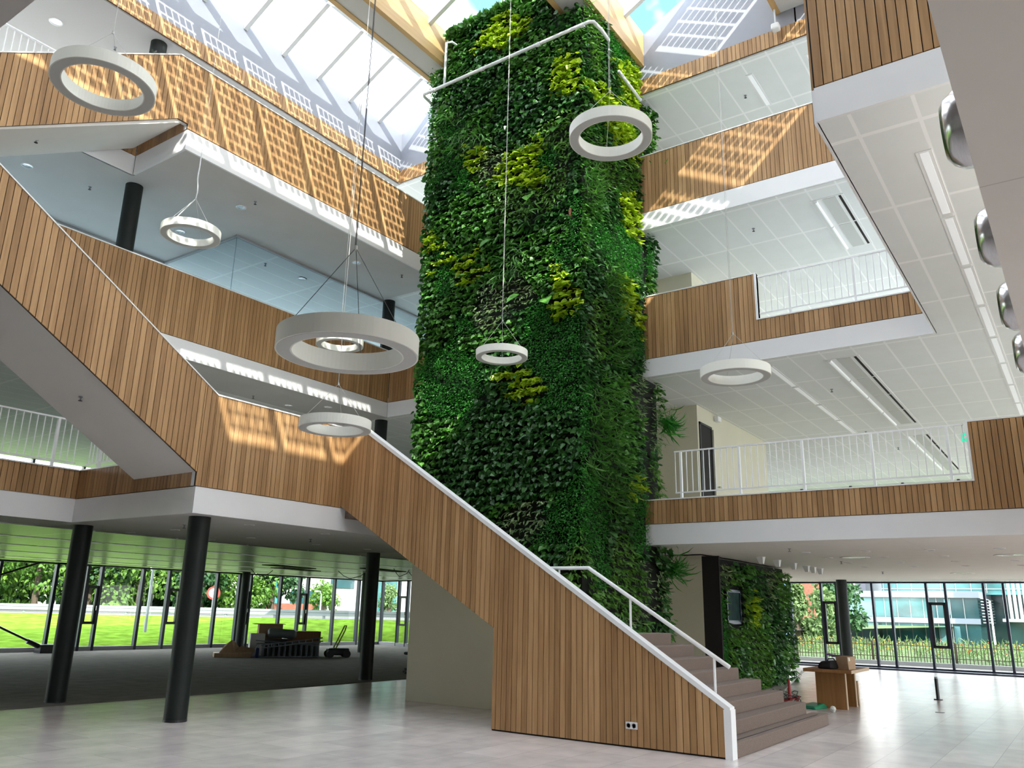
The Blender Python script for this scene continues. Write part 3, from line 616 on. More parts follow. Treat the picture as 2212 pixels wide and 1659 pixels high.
s2 = dup(spr, (5.53, 11.2, 4.33), 'sprinkler head under the sloping soffit of the left flight'); del s2['group']
s3 = dup(spr, (5.0, 12.9, 8.68), 'sprinkler head under the soffit of the upper left flight'); del s3['group']
# hanging spots above the second green wall
sp0 = None
for u in (17.97, 19.1, 20.34, 21.44, 22.03, 22.7):
    if sp0 is None:
        sp0 = thing('spotlight', 'white wedge spotlight in the row aimed at the small green wall', 'spotlight', (u, 5.9, Z1), 'spotlights in a row before the small green wall')
        MB().lathe((0, 0, 0), [(.0001, 0), (.10, 0), (.10, -.01), (.0001, -.01)], 20).build('ceiling_plate', M['paintwhite'], sp0, True)
        MB().prism([(-.09, -.07, -.01), (.09, -.07, -.01), (.09, .07, -.01), (-.09, .07, -.01)], [(-.02, -.05, -.15), (.05, -.05, -.15), (.05, .03, -.15), (-.02, .03, -.15)]).build('spot_head', M['paintwhite'], sp0, True)
    else: dup(sp0, (u, 5.9, Z1))
# linear lights and troughs in the tiled ceilings
def linear(label, u0, u1, v, z, n, wid=.11, group=None):
    L = (u1-u0)/n; t = thing('linear_light', label, 'ceiling light', ((u0+u1)/2, v, z), group)
    for k in range(n):
        a = u0+k*L+.05; b = u0+(k+1)*L-.05
        hs_ = MB().box(a, b, v-wid/2-.02, v+wid/2+.02, z-.008, z).build('housing', M['paintwhite'], t)
        MB().box(a+.03, b-.03, v-wid/2+.015, v+wid/2-.015, z-.012, z-.008).build('diffuser', M['lit'], hs_)
linear('line of slim recessed lights at right under the near and far second floor', 8.2, 30.2, .82, Z2, 13)
linear('slim recessed ceiling light right of the round ring lamp', 14.7, 21.6, 4.48, Z2, 4)
linear('narrow recessed light in the ceiling under the skylight level', 14.8, 16.2, 4.52, Z4, 1)
linear('narrow recessed light right of the sprinkler under the skylight level', 14.8, 16.2, 3.3, Z4, 1)
for (u0, u1, v0, v1, z, n, lb) in [(14.87, 21.0, 2.95, 3.42, Z2, 4, 'long climate trough with four bays in the second floor ceiling'), (14.87, 17.4, 2.95, 3.42, Z3, 2, 'climate trough with two bays in the third floor ceiling'), (22.5, 28.5, 2.95, 3.42, Z2, 4, 'climate trough further back in the second floor ceiling')]:
    t = thing('ceiling_trough', lb, 'ceiling trough', ((u0+u1)/2, (v0+v1)/2, z)); L = (u1-u0)/n
    MB().box(u0, u1, v0-.05, v1+.1, z-.010, z).build('frame', M['paintwhite'], t)
    for k in range(n):
        a = u0+k*L+.03; b = u0+(k+1)*L-.03
        MB().box(a, b, v0+.10, v1-.13, z-.018, z-.010).build('grey_panel', M['diffuser'], t)
        MB().box(a, b, v0+.0, v0+.045, z-.014, z-.010).build('dark_slot', M['dark'], t)
        MB().tube([(a, v1+.0, z-.02), (b, v1+.0, z-.02)], .035, 8).build('light_tube', M['rail'], t)
for i, v_ in enumerate((17.6, 20.4, 23.2, 26.0)): linear('long recessed strip light in the metal ceiling of the left hall', -2, 26, v_, Z1-.02, 12, .14, 'strip lights of the left hall')
# glass partitions of the second floor left (ceiling z 9.35)
pt = sgroup('window_14')
MB().box(9.8, 24, 14.29, 14.31, T2, Z3).build('pane', M['partition'], pt); MB().box(9.79, 9.81, 14.3, 17.0, T2, Z3).build('pane', M['partition'], pt); MB().box(-2, 9.8, 16.99, 17.01, T2, Z3).build('pane', M['partition'], pt)
MB().box(9.77, 24, 14.27, 14.33, Z3-.05, Z3).build('frame', M['greyframe'], pt); MB().box(9.77, 9.83, 14.3, 17, Z3-.05, Z3).build('frame', M['greyframe'], pt); MB().box(-2, 9.8, 16.97, 17.03, Z3-.05, Z3).build('frame', M['greyframe'], pt)
# door and little things on the first floor
d = sgroup('door_1')
MB().box(16.98, 17.60, 6.765, 6.785, T1, 5.72).build('opening', M['dark'], d); MB().box(16.93, 16.98, 6.75, 6.78, T1, 5.77).build('frame', M['black'], d); MB().box(17.6, 17.65, 6.75, 6.78, T1, 5.77).build('frame', M['black'], d); MB().box(16.93, 17.65, 6.75, 6.78, 5.72, 5.77).build('frame', M['black'], d)
lf = MB().box(17.66, 18.4, 6.72, 6.76, T1+.02, 5.71).build('door_leaf', M['cream'], d)
MB().tube([(17.75, 6.72, 4.4), (17.75, 6.66, 4.4), (17.87, 6.66, 4.4)], .012, 8).build('door_handle', M['steel'], d)
t = thing('exit_sign', 'small green exit sign with a white arrow beyond the right railing', 'exit sign', (14.9, 1.42, 4.5)); 
MB().box(14.88, 14.92, 1.34, 1.46, 4.42, 4.56).build('case', M['greensign'], t); MB().tube([(14.9, 1.22, T1), (14.9, 1.22, 4.49), (14.9, 1.36, 4.49)], .012, 6).build('stand', M['rail'], t)
MB().add([(14.878, 1.44, 4.49), (14.878, 1.40, 4.53), (14.878, 1.40, 4.505), (14.878, 1.36, 4.505), (14.878, 1.36, 4.475), (14.878, 1.40, 4.475), (14.878, 1.40, 4.45)], [(0, 1, 2, 3, 4, 5, 6)]).build('arrow', M['paintwhite'], t)
t = thing('wall_sensor', 'small white box at the ceiling edge above the black door', 'sensor', (17.9, 6.72, 6.0)); bevel(MB().box(17.85, 18.05, 6.66, 6.78, 5.96, 6.08).build('housing', M['paintwhite'], t), .02)
t = thing('hanging_sensor', 'white sensor on a thin white pipe below the skylight at top right', 'sensor', (14.0, 4.05, 12.9)); MB().tube([(14.1, 3.70, 13.31), (14.1, 3.70, 12.95)], .018, 8).build('pipe', M['pipe'], t); bevel(MB().box(14.02, 14.18, 3.62, 3.78, 12.82, 12.96).build('housing', M['paintwhite'], t), .03)
t = thing('drain_pipe', 'white plastic pipe wrapping round the top of the green tower', 'pipe', (11.5, 8.5, 12.45))
MB().tube([(12.0, 10.62, 12.35), (11.50, 10.62, 12.42), (11.45, 10.58, 12.43), (11.45, 6.45, 12.44), (11.5, 6.38, 12.44), (11.75, 6.34, 12.40), (12.0, 6.34, 12.36)], .035, 12).build('pipe_run', M['pipe'], t, smooth=True)
MB().tube([(11.5, 10.05, 12.44), (11.5, 10.05, 13.55), (11.6, 9.98, 13.62), (11.9, 9.95, 13.62)], .028, 10).build('riser', M['pipe'], t, smooth=True)
for y in (10.3, 9.0, 7.6, 6.6): MB().tube([(11.45, y-.04, 12.43), (11.45, y+.04, 12.43)], .043, 12).build('coupling', M['pipe'], t)
MB().tube([(12.9, 6.58, 12.3), (13.9, 6.58, 12.2)], .035, 10).build('side_pipe', M['pipe'], t, smooth=True)
# ------------------------------------------------------------------ green walls
PATCH = [('B','Y',8.63,13.45,.69,.26),('B','Y',8.98,13.2,.38,.18),('B','Y',8.19,10.18,.63,.23),('B','Y',8.02,9.82,.5,.2),('B','Y',9.68,8.4,.62,.12),('B','Y',10.13,8.92,.51,.27),('B','Y',9.25,8.0,.47,.1),('B','Y',7.26,7.55,.22,.55),('B','Y',7.02,6.82,.44,.13),('B','Y',6.87,6.52,.29,.1),('B','Y',7.07,7.1,.49,.09),('B','Y',6.83,6.31,.19,.07),('B','Y',8.14,5.74,.47,.11),('B','Y',7.78,5.47,.61,.17),('B','Y',8.08,5.3,.36,.1),('B','Y',7.56,11.46,.5,.15),('B','Y',7.03,11.78,.37,.26),('B','Y',6.93,11.32,.31,.15),('B','Y',9.37,10.6,.33,.35),
 ('B','F',9.85,6.18,.75,.43),('B','F',9.65,5.6,.77,.42),('B','F',7.3,6.22,.6,.53),('B','F',7.01,5.66,.6,.42),('B','F',7.29,5.2,.59,.21),('B','F',6.87,3.39,.45,.46),('B','F',7.32,2.95,.56,.35),('B','F',9.97,11.59,.46,.35),('B','F',9.78,10.31,.45,.45),('B','F',7.07,7.96,.3,.37),('B','F',9.32,6.95,.35,.24),
 ('B','G',9.51,11.09,.3,.28),('B','G',8.25,7.96,.22,.39),('B','G',9.79,11.75,.32,.2),('B','G',7.85,9.02,.21,.3),('B','W',8.34,7.32,.38,.28),('B','W',8.77,7.32,.34,.39),('B','W',8.03,3.14,.44,.32),('B','W',8.88,10.4,.3,.27),('B','W',7.75,3.44,.29,.2),
 ('B','D',8.16,4.37,1.49,.77),('B','D',9.28,3.87,1.01,.52),('B','D',9.44,12.3,.78,.47),('B','D',8.11,11.24,.7,.54),('B','D',10.06,9.75,.39,.66),('B','M',9.54,9.18,.75,.64),('B','M',8.75,6.56,.67,.28),
 ('A','Y',13.75,12.58,.75,.54),('A','Y',12.59,11.49,.4,.33),('A','Y',12.98,11.34,.96,.40),('A','Y',13.59,11.1,.83,.34),('A','Y',13.73,9.39,.46,.54),('A','Y',13.95,7.25,.31,.2),('A','Y',13.46,7.57,.24,.4),('A','Y',13.69,3.79,.47,.22),
 ('A','F',12.9,8.34,.82,.45),('A','F',13.91,8.69,.72,.42),('A','F',12.17,8.43,.4,.29),('A','F',13.24,13.3,.42,.48),('A','F',14.23,6.65,.52,.4),('A','F',12.25,2.9,.47,.78),('A','F',14.05,3.23,.39,.52),
 ('A','G',12.88,7.57,.37,.48),('A','G',12.46,4.95,.5,.77),('A','G',12.11,4.07,.24,.24),('A','G',13.04,6.68,.46,.56),('A','G',12.18,9.39,.35,.5),('A','G',12.95,3.86,.52,.51),('A','W',14.08,5.66,.5,.38),('A','W',14.36,5.06,.41,.28),('A','W',13.99,2.05,.56,.5),('A','W',13.41,1.72,.53,.32),
 ('A','D',12.92,9.24,.57,.41),('A','D',13.1,2.74,.68,.49),('A','L',12.56,10.07,.55,.52),('A','L',13.26,2.27,.69,.65)]
def vnoise(seed):
    g = np.random.default_rng(seed).random((64, 64))
    def f(a, b):
        ia = np.floor(a).astype(int); ib = np.floor(b).astype(int); fa = a-ia; fb = b-ib; fa = fa*fa*(3-2*fa); fb = fb*fb*(3-2*fb)
        q = lambda i, j: g[i % 64, j % 64]
        return (q(ia, ib)*(1-fa)+q(ia+1, ib)*fa)*(1-fb)+(q(ia, ib+1)*(1-fa)+q(ia+1, ib+1)*fa)*fb
    return f
n1, n2, n3 = vnoise(1), vnoise(2), vnoise(3)
def species(face, s, z):
    ws = s + (n1(s*2.2+5, z*2.2)-.5)*.45; wz = z + (n2(s*2.2, z*2.2+9)-.5)*.35
    a = n1(s*.9+40*(face == 'A'), z*.75+3); b = n2(s*1.3+11, z*.6+20*(face == 'A'))
    sp = np.where(a > .62, 'M', np.where(a < .30, 'L', 'D')); sp = np.where((b > .74), 'M', sp); sp = np.where(b < .17, 'F', sp)
    sp = sp.astype('<U1')
    for f, k, ps, pz, rs, rz in PATCH:
        if f != face: continue
        dd = ((ws-ps)/max(rs, .12))**2 + ((wz-pz)/max(rz, .10))**2
        sp[dd < 1.15] = k
    return sp
# leaf outlines in (side, along, lift)
HEART = (np.array([(0, 0, 0), (-.34, .10, .05), (-.42, .36, .06), (-.24, .72, .02), (0, 1, -.10), (.24, .72, .02), (.42, .36, .06), (.34, .10, .05), (0, .45, -.05)]), [(0, 1, 2, 8), (2, 3, 4, 8), (4, 5, 6, 8), (6, 7, 0, 8)])
LANCE = (np.array([(0, 0, 0), (-.16, .35, .04), (-.11, .72, 0), (0, 1, -.12), (.11, .72, 0), (.16, .35, .04), (0, .5, -.03)]), [(0, 1, 2, 6), (2, 3, 4, 6), (4, 5, 0, 6)])
SMALL = (np.array([(0, 0, 0), (-.3, .5, .06), (0, 1, 0), (.3, .5, .06)]), [(0, 1, 2), (0, 2, 3)])
BLADE = (np.array([(-.03, 0, 0), (.03, 0, 0), (.035, .4, .16), (-.035, .4, .16), (.03, .75, .10), (-.03, .75, .10), (0, 1, -.08)]), [(0, 1, 2, 3), (3, 2, 4, 5), (5, 4, 6)])
def leaves(shape, P, out, side, size, droop, yaw, tw):
    """P (n,3) roots, out/side world unit vectors (n,3), returns verts, faces"""
    V, Fc = shape; n = len(P); up = np.array([0, 0, 1.0])
    d = out*np.cos(droop)[:, None] - up*np.sin(droop)[:, None]
    d = d*np.cos(yaw)[:, None] + side*np.sin(yaw)[:, None]
    s = side*np.cos(yaw)[:, None] - (out*np.cos(droop)[:, None] - up*np.sin(droop)[:, None])*np.sin(yaw)[:, None]
    nn = np.cross(s, d); s2 = s*np.cos(tw)[:, None] + nn*np.sin(tw)[:, None]; nn = np.cross(s2, d)
    nn = np.where(nn[:, 2:3] < 0, nn, nn)
    vs = P[:, None, :] + size[:, None, None]*(V[None, :, 0:1]*s2[:, None, :] + V[None, :, 1:2]*d[:, None, :] + V[None, :, 2:3]*nn[:, None, :])
    m = len(V); base = (np.arange(n)*m)
    fl = [tuple(b+i for i in f) for b in base.tolist() for f in Fc]
    return vs.reshape(-1, 3).tolist(), fl
SPEC = {'D': (HEART, 'L_dark', .105, .9, 'heart_leaf_foliage'), 'M': (HEART, 'L_mid', .10, .8, 'green_leaf_foliage'), 'Y': (HEART, 'L_yel', .115, .6, 'chartreuse_foliage'),
        'F': (SMALL, 'L_fern', .042, .6, 'fine_leaf_foliage'), 'L': (LANCE, 'L_lance', .13, .8, 'lance_leaf_foliage'), 'G': (BLADE, 'L_grass', .34, .55, 'grassy_foliage'), 'W': (LANCE, 'L_white', .11, .6, 'variegated_foliage')}
acc = {k: ([], []) for k in SPEC}
def face_leaves(face, s0, s1, z0f, z1, origin, outv, sidev, dens=1.0, spf=None, bulge=.22, acc=acc, sizes=1.0):
    rows = np.arange(.1, z1, .15); S_ = []; Z_ = []
    for r in rows:
        n = int((s1-s0)/.0135*dens); s = RNG.uniform(s0, s1, n); z = r + RNG.normal(0, .016, n); S_.append(s); Z_.append(z)
    # irregular infill
    n = int((s1-s0)*z1*170*dens); S_.append(RNG.uniform(s0, s1, n)); Z_.append(RNG.uniform(.05, z1, n))
    s = np.concatenate(S_); z = np.concatenate(Z_); k = (z > z0f(s)) & ~((z > 13.22) & ((s < 7.5) | (s > 10.25)) & (face == 'B')); s, z = s[k], z[k]
    sp = spf(s, z) if spf else species(face, s, z)
    # thin out: gaps in the yellow rows show the felt, small leaves get more
    dep = .03 + bulge*(.35+.65*n3(s*1.1+7, z*1.1))*RNG.uniform(.25, 1, len(s))
    for kk, (shape, mt, size, droop, nm) in SPEC.items():
        i = np.where(sp == kk)[0]
        if len(i) == 0: continue
        rep = {'F': 5, 'G': 1, 'Y': 1, 'L': 1, 'D': 1, 'M': 1, 'W': 1}[kk]
        keep = {'F': 1, 'G': .55, 'Y': .95, 'L': .8, 'D': .8, 'M': .85, 'W': .6}[kk]
        i = i[RNG.random(len(i)) < keep]; i = np.repeat(i, rep); n = len(i)
        j = .055 if kk == 'F' else .012
        ss = s[i]+RNG.normal(0, j, n); zz = z[i]+RNG.normal(0, j, n); dd = dep[i]*RNG.uniform(.8, 1.1, n)
        if kk == 'Y':   # planted in clear rows
            row = np.round((z[i]-.1)/.19)*.19+.1; zz = row + RNG.normal(0, .026, n)
        P = np.array(origin)[None, :] + ss[:, None]*np.array(sidev)[None, :] + dd[:, None]*np.array(outv)[None, :]; P[:, 2] = zz
        o = np.tile(np.array(outv, float), (n, 1)); sd = np.tile(np.array(sidev, float), (n, 1))
        v, f = leaves(shape, P, o, sd, size*sizes*RNG.uniform(.7, 1.25, n), RNG.normal(droop, .38, n), RNG.normal(0, .7, n), RNG.normal(0, .45, n))
        V, Fc = acc[kk]; b = len(V); V.extend(v); Fc.extend([tuple(q+b for q in x) for x in f])
gw = thing('green_wall', 'tall living green wall covering the central tower from stair to skylight', 'green wall', (12.5, 7.5, 0))
m = MB(); m.box(11.86, 11.93, 6.93, 10.5, 2.95, 13.28).box(11.86, 11.93, 7.4, 10.3, 13.28, 14.0).box(11.86, 11.93, 6.93, 9.3, 1.2, 2.95).box(11.86, 14.9, 6.86, 6.975, 0, 13.28); m.build('felt_backing', M['felt'], gw)
zst = lambda s: np.maximum(.95, 1.52+.575*(s-7.12))
face_leaves('B', 6.80, 10.56, zst, 14.0, (11.87, 0, 0), (-1, 0, 0), (0, 1, 0), 1.0)
face_leaves('A', 11.70, 14.16, lambda s: np.where(s < 11.95, 2.2, .0)+0*s, 13.3, (0, 6.88, 0), (0, -1, 0), (1, 0, 0), .95)
# the wall runs on behind the gallery edge between the floors
for z0_, z1_ in ((.02, Z1-.05), (4.7, Z2-.05), (7.9, Z3-.05), (11.1, Z4-.05), (3.7, 4.72)):
    face_leaves('A', 14.4, 14.85 if z0_ != 3.7 else 14.7, lambda s, a=z0_: a+0*s, z1_, (0, 6.88, 0), (0, -1, 0), (1, 0, 0), 1.1, bulge=.3)
# return edge at the left side of the tower and rim at the top
face_leaves('B', 11.75, 12.6, lambda s: 3.3+0*s, 14.0, (0, 10.5, 0), (0, 1, 0), (1, 0, 0), .8)
face_leaves('A', 14.86, 15.1, lambda s: 0*s+.05, Z1-.05, (0, 6.95, 0), (0, -1, 0), (1, 0, 0), 1.0, bulge=.2)
# top rim: leaves standing up
n = 1500; tp_ = RNG.random(n)*.5; P = np.where((tp_ < .55)[:, None], np.stack([np.full(n, 11.8)+RNG.uniform(-.15, .3, n), RNG.uniform(7.45, 10.25, n), np.full(n, 13.98)], 1), np.stack([RNG.uniform(11.7, 14.2, n), np.full(n, 6.85)+RNG.uniform(-.1, .3, n), np.full(n, 13.98)], 1))
v, f = leaves(HEART, P, np.tile([-.5, -.5, .7], (n, 1)), np.tile([.7, -.7, 0.], (n, 1)), RNG.uniform(.08, .15, n), RNG.normal(-.3, .6, n), RNG.normal(0, 1.2, n), RNG.normal(0, .8, n))
V, Fc = acc['M']; b = len(V); V.extend(v); Fc.extend([tuple(q+b for q in x) for x in f])
for kk, (shape, mt, size, droop, nm) in SPEC.items():
    m = MB(); m.v, m.f = acc[kk]; m.build(nm, M[mt], gw)
# big monstera like leaves sticking out and hanging tufts
m = MB()
for (x, y, z, k) in [(11.5, 7.1, 10.7, 1), (11.52, 7.3, 10.6, 1), (11.5, 8.1, 7.3, 0), (11.5, 7.5, 7.1, 0), (11.5, 8.8, 8.6, 0), (11.5, 7.9, 9.3, 0)]:
    v, f = leaves(HEART, np.array([(x+.15, y, z)]), np.array([[-1., 0, 0]]), np.array([[0., 1, 0]]), np.array([.30]), np.array([.8]), np.array([random.uniform(-.6, .6)]), np.array([0.])); m.add(v, f)
m.build('broad_leaves', M['L_mid'], gw)
for (cx_, cy_, cz_, dirx) in [(14.85, 6.62, 2.45, 1), (14.5, 6.5, 10.7, 1), (14.75, 6.6, 5.3, 1)]:
    n = 90; P = np.tile([cx_, cy_, cz_], (n, 1))+RNG.normal(0, .08, (n, 3)); 
    v, f = leaves(BLADE, P, np.tile([.75*dirx, -.66, 0], (n, 1)), np.tile([.66, .75, 0], (n, 1)), RNG.uniform(.25, .5, n), RNG.normal(.2, .7, n), RNG.normal(0, .8, n), RNG.normal(0, .5, n)); m = MB().add(v, f); m.build('fern_tuft', M['L_fern'], gw)
MB().add(*leaves(LANCE, np.array([(11.62, 6.95, 8.75)]), np.array([[-1., 0, 0]]), np.array([[0., 1, 0]]), np.array([.2]), np.array([1.4]), np.array([0.]), np.array([0.]))).build('brown_leaf', M['brown'], gw)
# small green wall
g2 = thing('green_wall', 'smaller low green wall with a little screen, right of the carpeted steps', 'green wall', (19.8, 6.6, 0))
MB().box(17.22, 22.4, 6.80, 6.93, .0, Z1-.03).build('felt_backing', M['felt'], g2); MB().box(17.16, 17.22, 6.55, 6.93, 0, Z1-.02).build('side_board', M['dark'], g2)
acc2 = {k: ([], []) for k in SPEC}
def sp2(s, z):
    a = n1(s*1.4+3, z*1.4+50); sp = np.where(a > .55, 'L', np.where(a < .35, 'D', 'M')).astype('<U1')
    sp[(s < 17.7)] = 'F'; sp[((s-19.35)/.38)**2+((z-1.75)/.4)**2 < 1] = 'Y'; sp[n2(s*2, z*2+30) > .8] = 'W'
    sp[(s > 17.8) & (s < 18.75) & (z > 1.38) & (z < 2.3)] = 'x'
    return sp
face_leaves('A', 17.45, 22.45, lambda s: 0*s+.05, Z1-.08, (0, 6.78, 0), (0, -1, 0), (1, 0, 0), .8, sp2, .26, acc2, 1.15)
for kk, (shape, mt, size, droop, nm) in SPEC.items():
    if acc2[kk][0]: m = MB(); m.v, m.f = acc2[kk]; m.build(nm, M[mt], g2)
m = MB(); m.box(17.86, 18.72, 6.66, 6.70, 2.10, 2.16).box(17.86, 18.72, 6.66, 6.70, 1.42, 1.5).box(17.86, 17.9, 6.66, 6.70, 1.42, 2.16).box(18.68, 18.72, 6.66, 6.70, 1.42, 2.16); scf = m.build('screen_frame', M['blue_black'], g2)
MB().box(17.9, 18.68, 6.68, 6.70, 1.5, 2.1).build('screen', M['screen'], scf)
# ------------------------------------------------------------------ table and things on it
tb = thing('table', 'wooden table with two board legs standing right of the carpet steps', 'table', (16.75, 4.2, 0))
bevel(MB().box(16.08, 17.45, 3.78, 4.62, .645, .70).build('tabletop', M['tablewood'], tb), .004)
MB().box(16.07, 17.46, 3.765, 3.78, .645, .70).build('front_edge', M['edgewood'], tb)
l1_ = MB().box(16.42, 16.49, 3.98, 4.50, 0, .645).build('leg', M['tablewood'], tb); l2_ = MB().box(17.13, 17.20, 3.98, 4.50, 0, .645).build('leg', M['tablewood'], tb)
MB().box(16.415, 16.495, 3.965, 3.98, 0, .645).build('edge_strip', M['edgewood'], l1_); MB().box(17.125, 17.205, 3.965, 3.98, 0, .645).build('edge_strip', M['edgewood'], l2_)
tag(MB().box(17.42, 17.50, 3.99, 4.25, 0, .44).build('wood_offcut', M['edgewood']), 'short pale board standing on end behind the table legs', 'board')
t = thing('bag', 'black fabric bag lying on the wooden table', 'bag', (16.3, 4.35, .70))
bevel(MB().prism([(16.12, 4.12, .70), (16.52, 4.0, .70), (16.60, 4.28, .70), (16.2, 4.42, .70)], [(16.16, 4.14, .84), (16.48, 4.05, .85), (16.54, 4.24, .84), (16.22, 4.36, .83)]).build('body', M['blackcloth'], t), .05, 3)
MB().tube([(16.2, 4.2, .84), (16.25, 4.2, .875), (16.42, 4.15, .88), (16.48, 4.14, .84)], .012, 6).build('handle', M['blackcloth'], t)
t = thing('cardboard_box', 'brown cardboard box with white label on the wooden table', 'box', (16.5, 3.95, .70))
ct_ = bevel(MB().prism([(16.30, 3.86, .70), (16.56, 3.80, .70), (16.66, 4.02, .70), (16.38, 4.08, .70)], [(16.24, 3.86, .92), (16.56, 3.80, .93), (16.66, 4.03, .93), (16.34, 4.09, .92)]).build('carton', M['cardboard'], t), .004)
MB().prism([(16.295, 3.848, .85), (16.345, 3.838, .85), (16.345, 3.842, .85), (16.295, 3.852, .85)], [(16.275, 3.850, .91), (16.33, 3.840, .91), (16.33, 3.844, .91), (16.275, 3.854, .91)]).build('address_label', M['paperwhite'], ct_)
tag(MB().prism([(16.36, 4.05, .93), (16.12, 4.2, .95), (16.3, 4.12, .91), (16.5, 4.02, .93)], [(16.34, 4.06, .95), (16.08, 4.22, .98), (16.3, 4.14, .93), (16.5, 4.04, .95)]).build('cloth', M['purple']), 'dark purple cloth hanging out of the cardboard box', 'cloth')
t = thing('power_tool', 'dark red and black tool lying on the table between bag and box', 'tool', (16.75, 4.4, .72)); MB().tube([(16.62, 4.45, .725), (16.85, 4.35, .725)], .024, 8).build('tool_body', M['redplastic'], t); MB().tube([(16.85, 4.35, .725), (16.98, 4.3, .72)], [.018, .008], 8).build('tool_tip', M['black'], t)
tag(MB().box(16.9, 17.0, 3.9, 4.0, .701, .715).build('marker_case', M['black']), 'small black case on the right half of the wooden table', 'case')
t = thing('cable_heap', 'tangle of red and black cables on the floor left of the table', 'cables', (16.0, 4.9, 0))
def tangle(n, c, r, h, th, seed):
    rr = random.Random(seed); m = MB()
    for i in range(n):
        a0 = rr.uniform(0, 6.28); R_ = r*rr.uniform(.5, 1); pts = []; tilt = rr.uniform(.3, 1.2)
        for k in range(15):
            a = a0+k*.45; q = R_*(1+.15*math.sin(k*1.7+i)); pts.append((c[0]+q*math.cos(a)*math.cos(tilt*.6), c[1]+q*math.sin(a), c[2]+max(.01, h*.5+q*math.cos(a+i)*math.sin(tilt))))
        m.tube(pts, th, 5)
    return m
tangle(9, (16.0, 4.95, 0), .26, .2, .007, 3).build('black_cables', M['darkwire'], t); tangle(6, (15.98, 4.85, 0), .17, .14, .012, 5).build('red_cables', M['redplastic'], t)
tangle(7, (16.15, 4.8, 0), .15, .06, .008, 9).build('pale_cables', M['wire'], t)
m = MB()
for k in range(5): m.tube([(16.15+.05*k, 4.6+.03*k, .64), (15.95+.06*k, 4.85, .42), (15.9+.07*k, 5.0+.05*k, .15), (16.05, 4.9, .05)], .003, 4)
m.build('hanging_wires', M['wire'], t)
t = thing('red_stand', 'dark red upright tool with splayed legs amid the cables', 'stand', (15.95, 4.85, 0)); MB().tube([(15.95, 4.85, .02), (15.95, 4.85, .30), (15.95, 4.85, .50)], [.05, .03, .02], 10).build('body', M['redplastic'], t)
tag(bevel(MB().prism([(16.0, 4.42, .0), (16.5, 4.3, .0), (16.6, 4.62, .0), (16.1, 4.8, .0)], [(16.02, 4.45, .05), (16.35, 4.36, .09), (16.5, 4.6, .09), (16.12, 4.76, .05)]).build('plastic_tray', M['greenplastic']), .02), 'flat green plastic tray on the floor beside the cable tangle', 'tray')
tag(MB().sphere((15.85, 4.08, .052), .055, 12, .10).build('crumpled_ball', M['foil']), 'crumpled white ball of wrapping on the floor before the table', 'wrapping')
t = thing('floor_socket_post', 'thin black upright post on the tiled floor at right', 'post', (19.98, 3.0, 0)); MB().tube([(19.98, 3.0, 0), (19.98, 3.0, .42)], .035, 12).build('post', M['black'], t); MB().lathe((19.98, 3.0, 0), [(.0001, .02), (.085, .02), (.085, 0)], 16).build('base_plate', M['black'], t); MB().tube([(19.98, 3.0, .42), (19.98, 3.0, .455)], .03, 12).build('grey_tip', M['greyframe'], t)
tag(MB().lathe((17.34, 2.6, 0), [(.0001, .006), (.075, .006), (.08, .0)], 20).build('floor_cover', M['black']), 'flat round black cover plate in the tiled floor', 'cover')
t = thing('red_post', 'red object cut off by the right picture edge', 'red object', (17.3, 1.05, 0)); MB().tube([(17.3, 1.10, 0), (17.3, 1.06, .45), (17.3, 1.02, .9), (17.3, 1.04, 1.15), (17.3, 1.02, 1.4)], [.04, .05, .04, .09, .05], 12).build('body', M['redplastic'], t); 
# ------------------------------------------------------------------ things in the left hall
A32 = -.567
def pl(px, d=0): return (18.5+.843*(px-618)/61+.537*d, 21.6-.537*(px-618)/61+.843*d)
def lump(name, label, cat, px, d, sx, sy, z0, z1, m, extra=None, bv=.01):
    x, y = pl(px, d); t = thing(name, label, cat, (x, y, z0), rz=A32)
    bevel(MB().box(-sx/2, sx/2, -sy/2, sy/2, 0, z1-z0).build('body', m, t, True), bv); return t
t = thing('scaffold_frames', 'pile of grey metal scaffold frames on the carpet', 'scaffold', (*pl(620, 0), 0), rz=A32)
rr = random.Random(4)
for layer in range(5):
    m = MB(); z = .05; y = -.25+layer*.13; dx = rr.uniform(-.08, .08)
    m.tube([(-1.0+dx, y, .03), (1.0+dx, y, .03)], .018, 6); m.tube([(-1.0+dx, y, .42+.1*(layer % 2)), (1.0+dx, y, .36+.12*((layer+1) % 2))], .018, 6)
    for k in range(12): x = -.95+dx+k*.17; m.tube([(x, y, .03), (x, y, .40)], .014, 6)
    m.build('frame', M['galv'] if layer < 2 else M['mower'], t, True)
m = MB(); m.tube([(-.9, -.3, .38), (1.0, -.3, .62)], .02, 6); m.tube([(-.9, -.42, .30), (1.0, -.42, .52)], .02, 6)
for k in range(9): x = -.8+k*.21; m.tube([(x, -.3, .40+k*.025), (x, -.42, .32+k*.025)], .014, 6)
m.build('ladder', M['galv'], t, True)
lump('board_stack', 'stack of pale boards with a thin lid, left end of the tool pile', 'boards', 560, .35, .45, .5, 0, .72, M['paperwhite'])
lump('carton_stack', 'cardboard carton on top of the tool pile with a flat sheet', 'carton', 586, .7, .75, .5, .55, 1.0, M['cardboard']); lump('cardboard_sheet', 'flat cardboard sheet lying over the top carton', 'sheet', 583, .7, 1.0, .6, 1.0, 1.015, M['cardboard'])
lump('support_crate', 'crate hidden under the top carton of the tool pile', 'crate', 600, .9, 1.2, .6, 0, .55, M['plastgrey'])
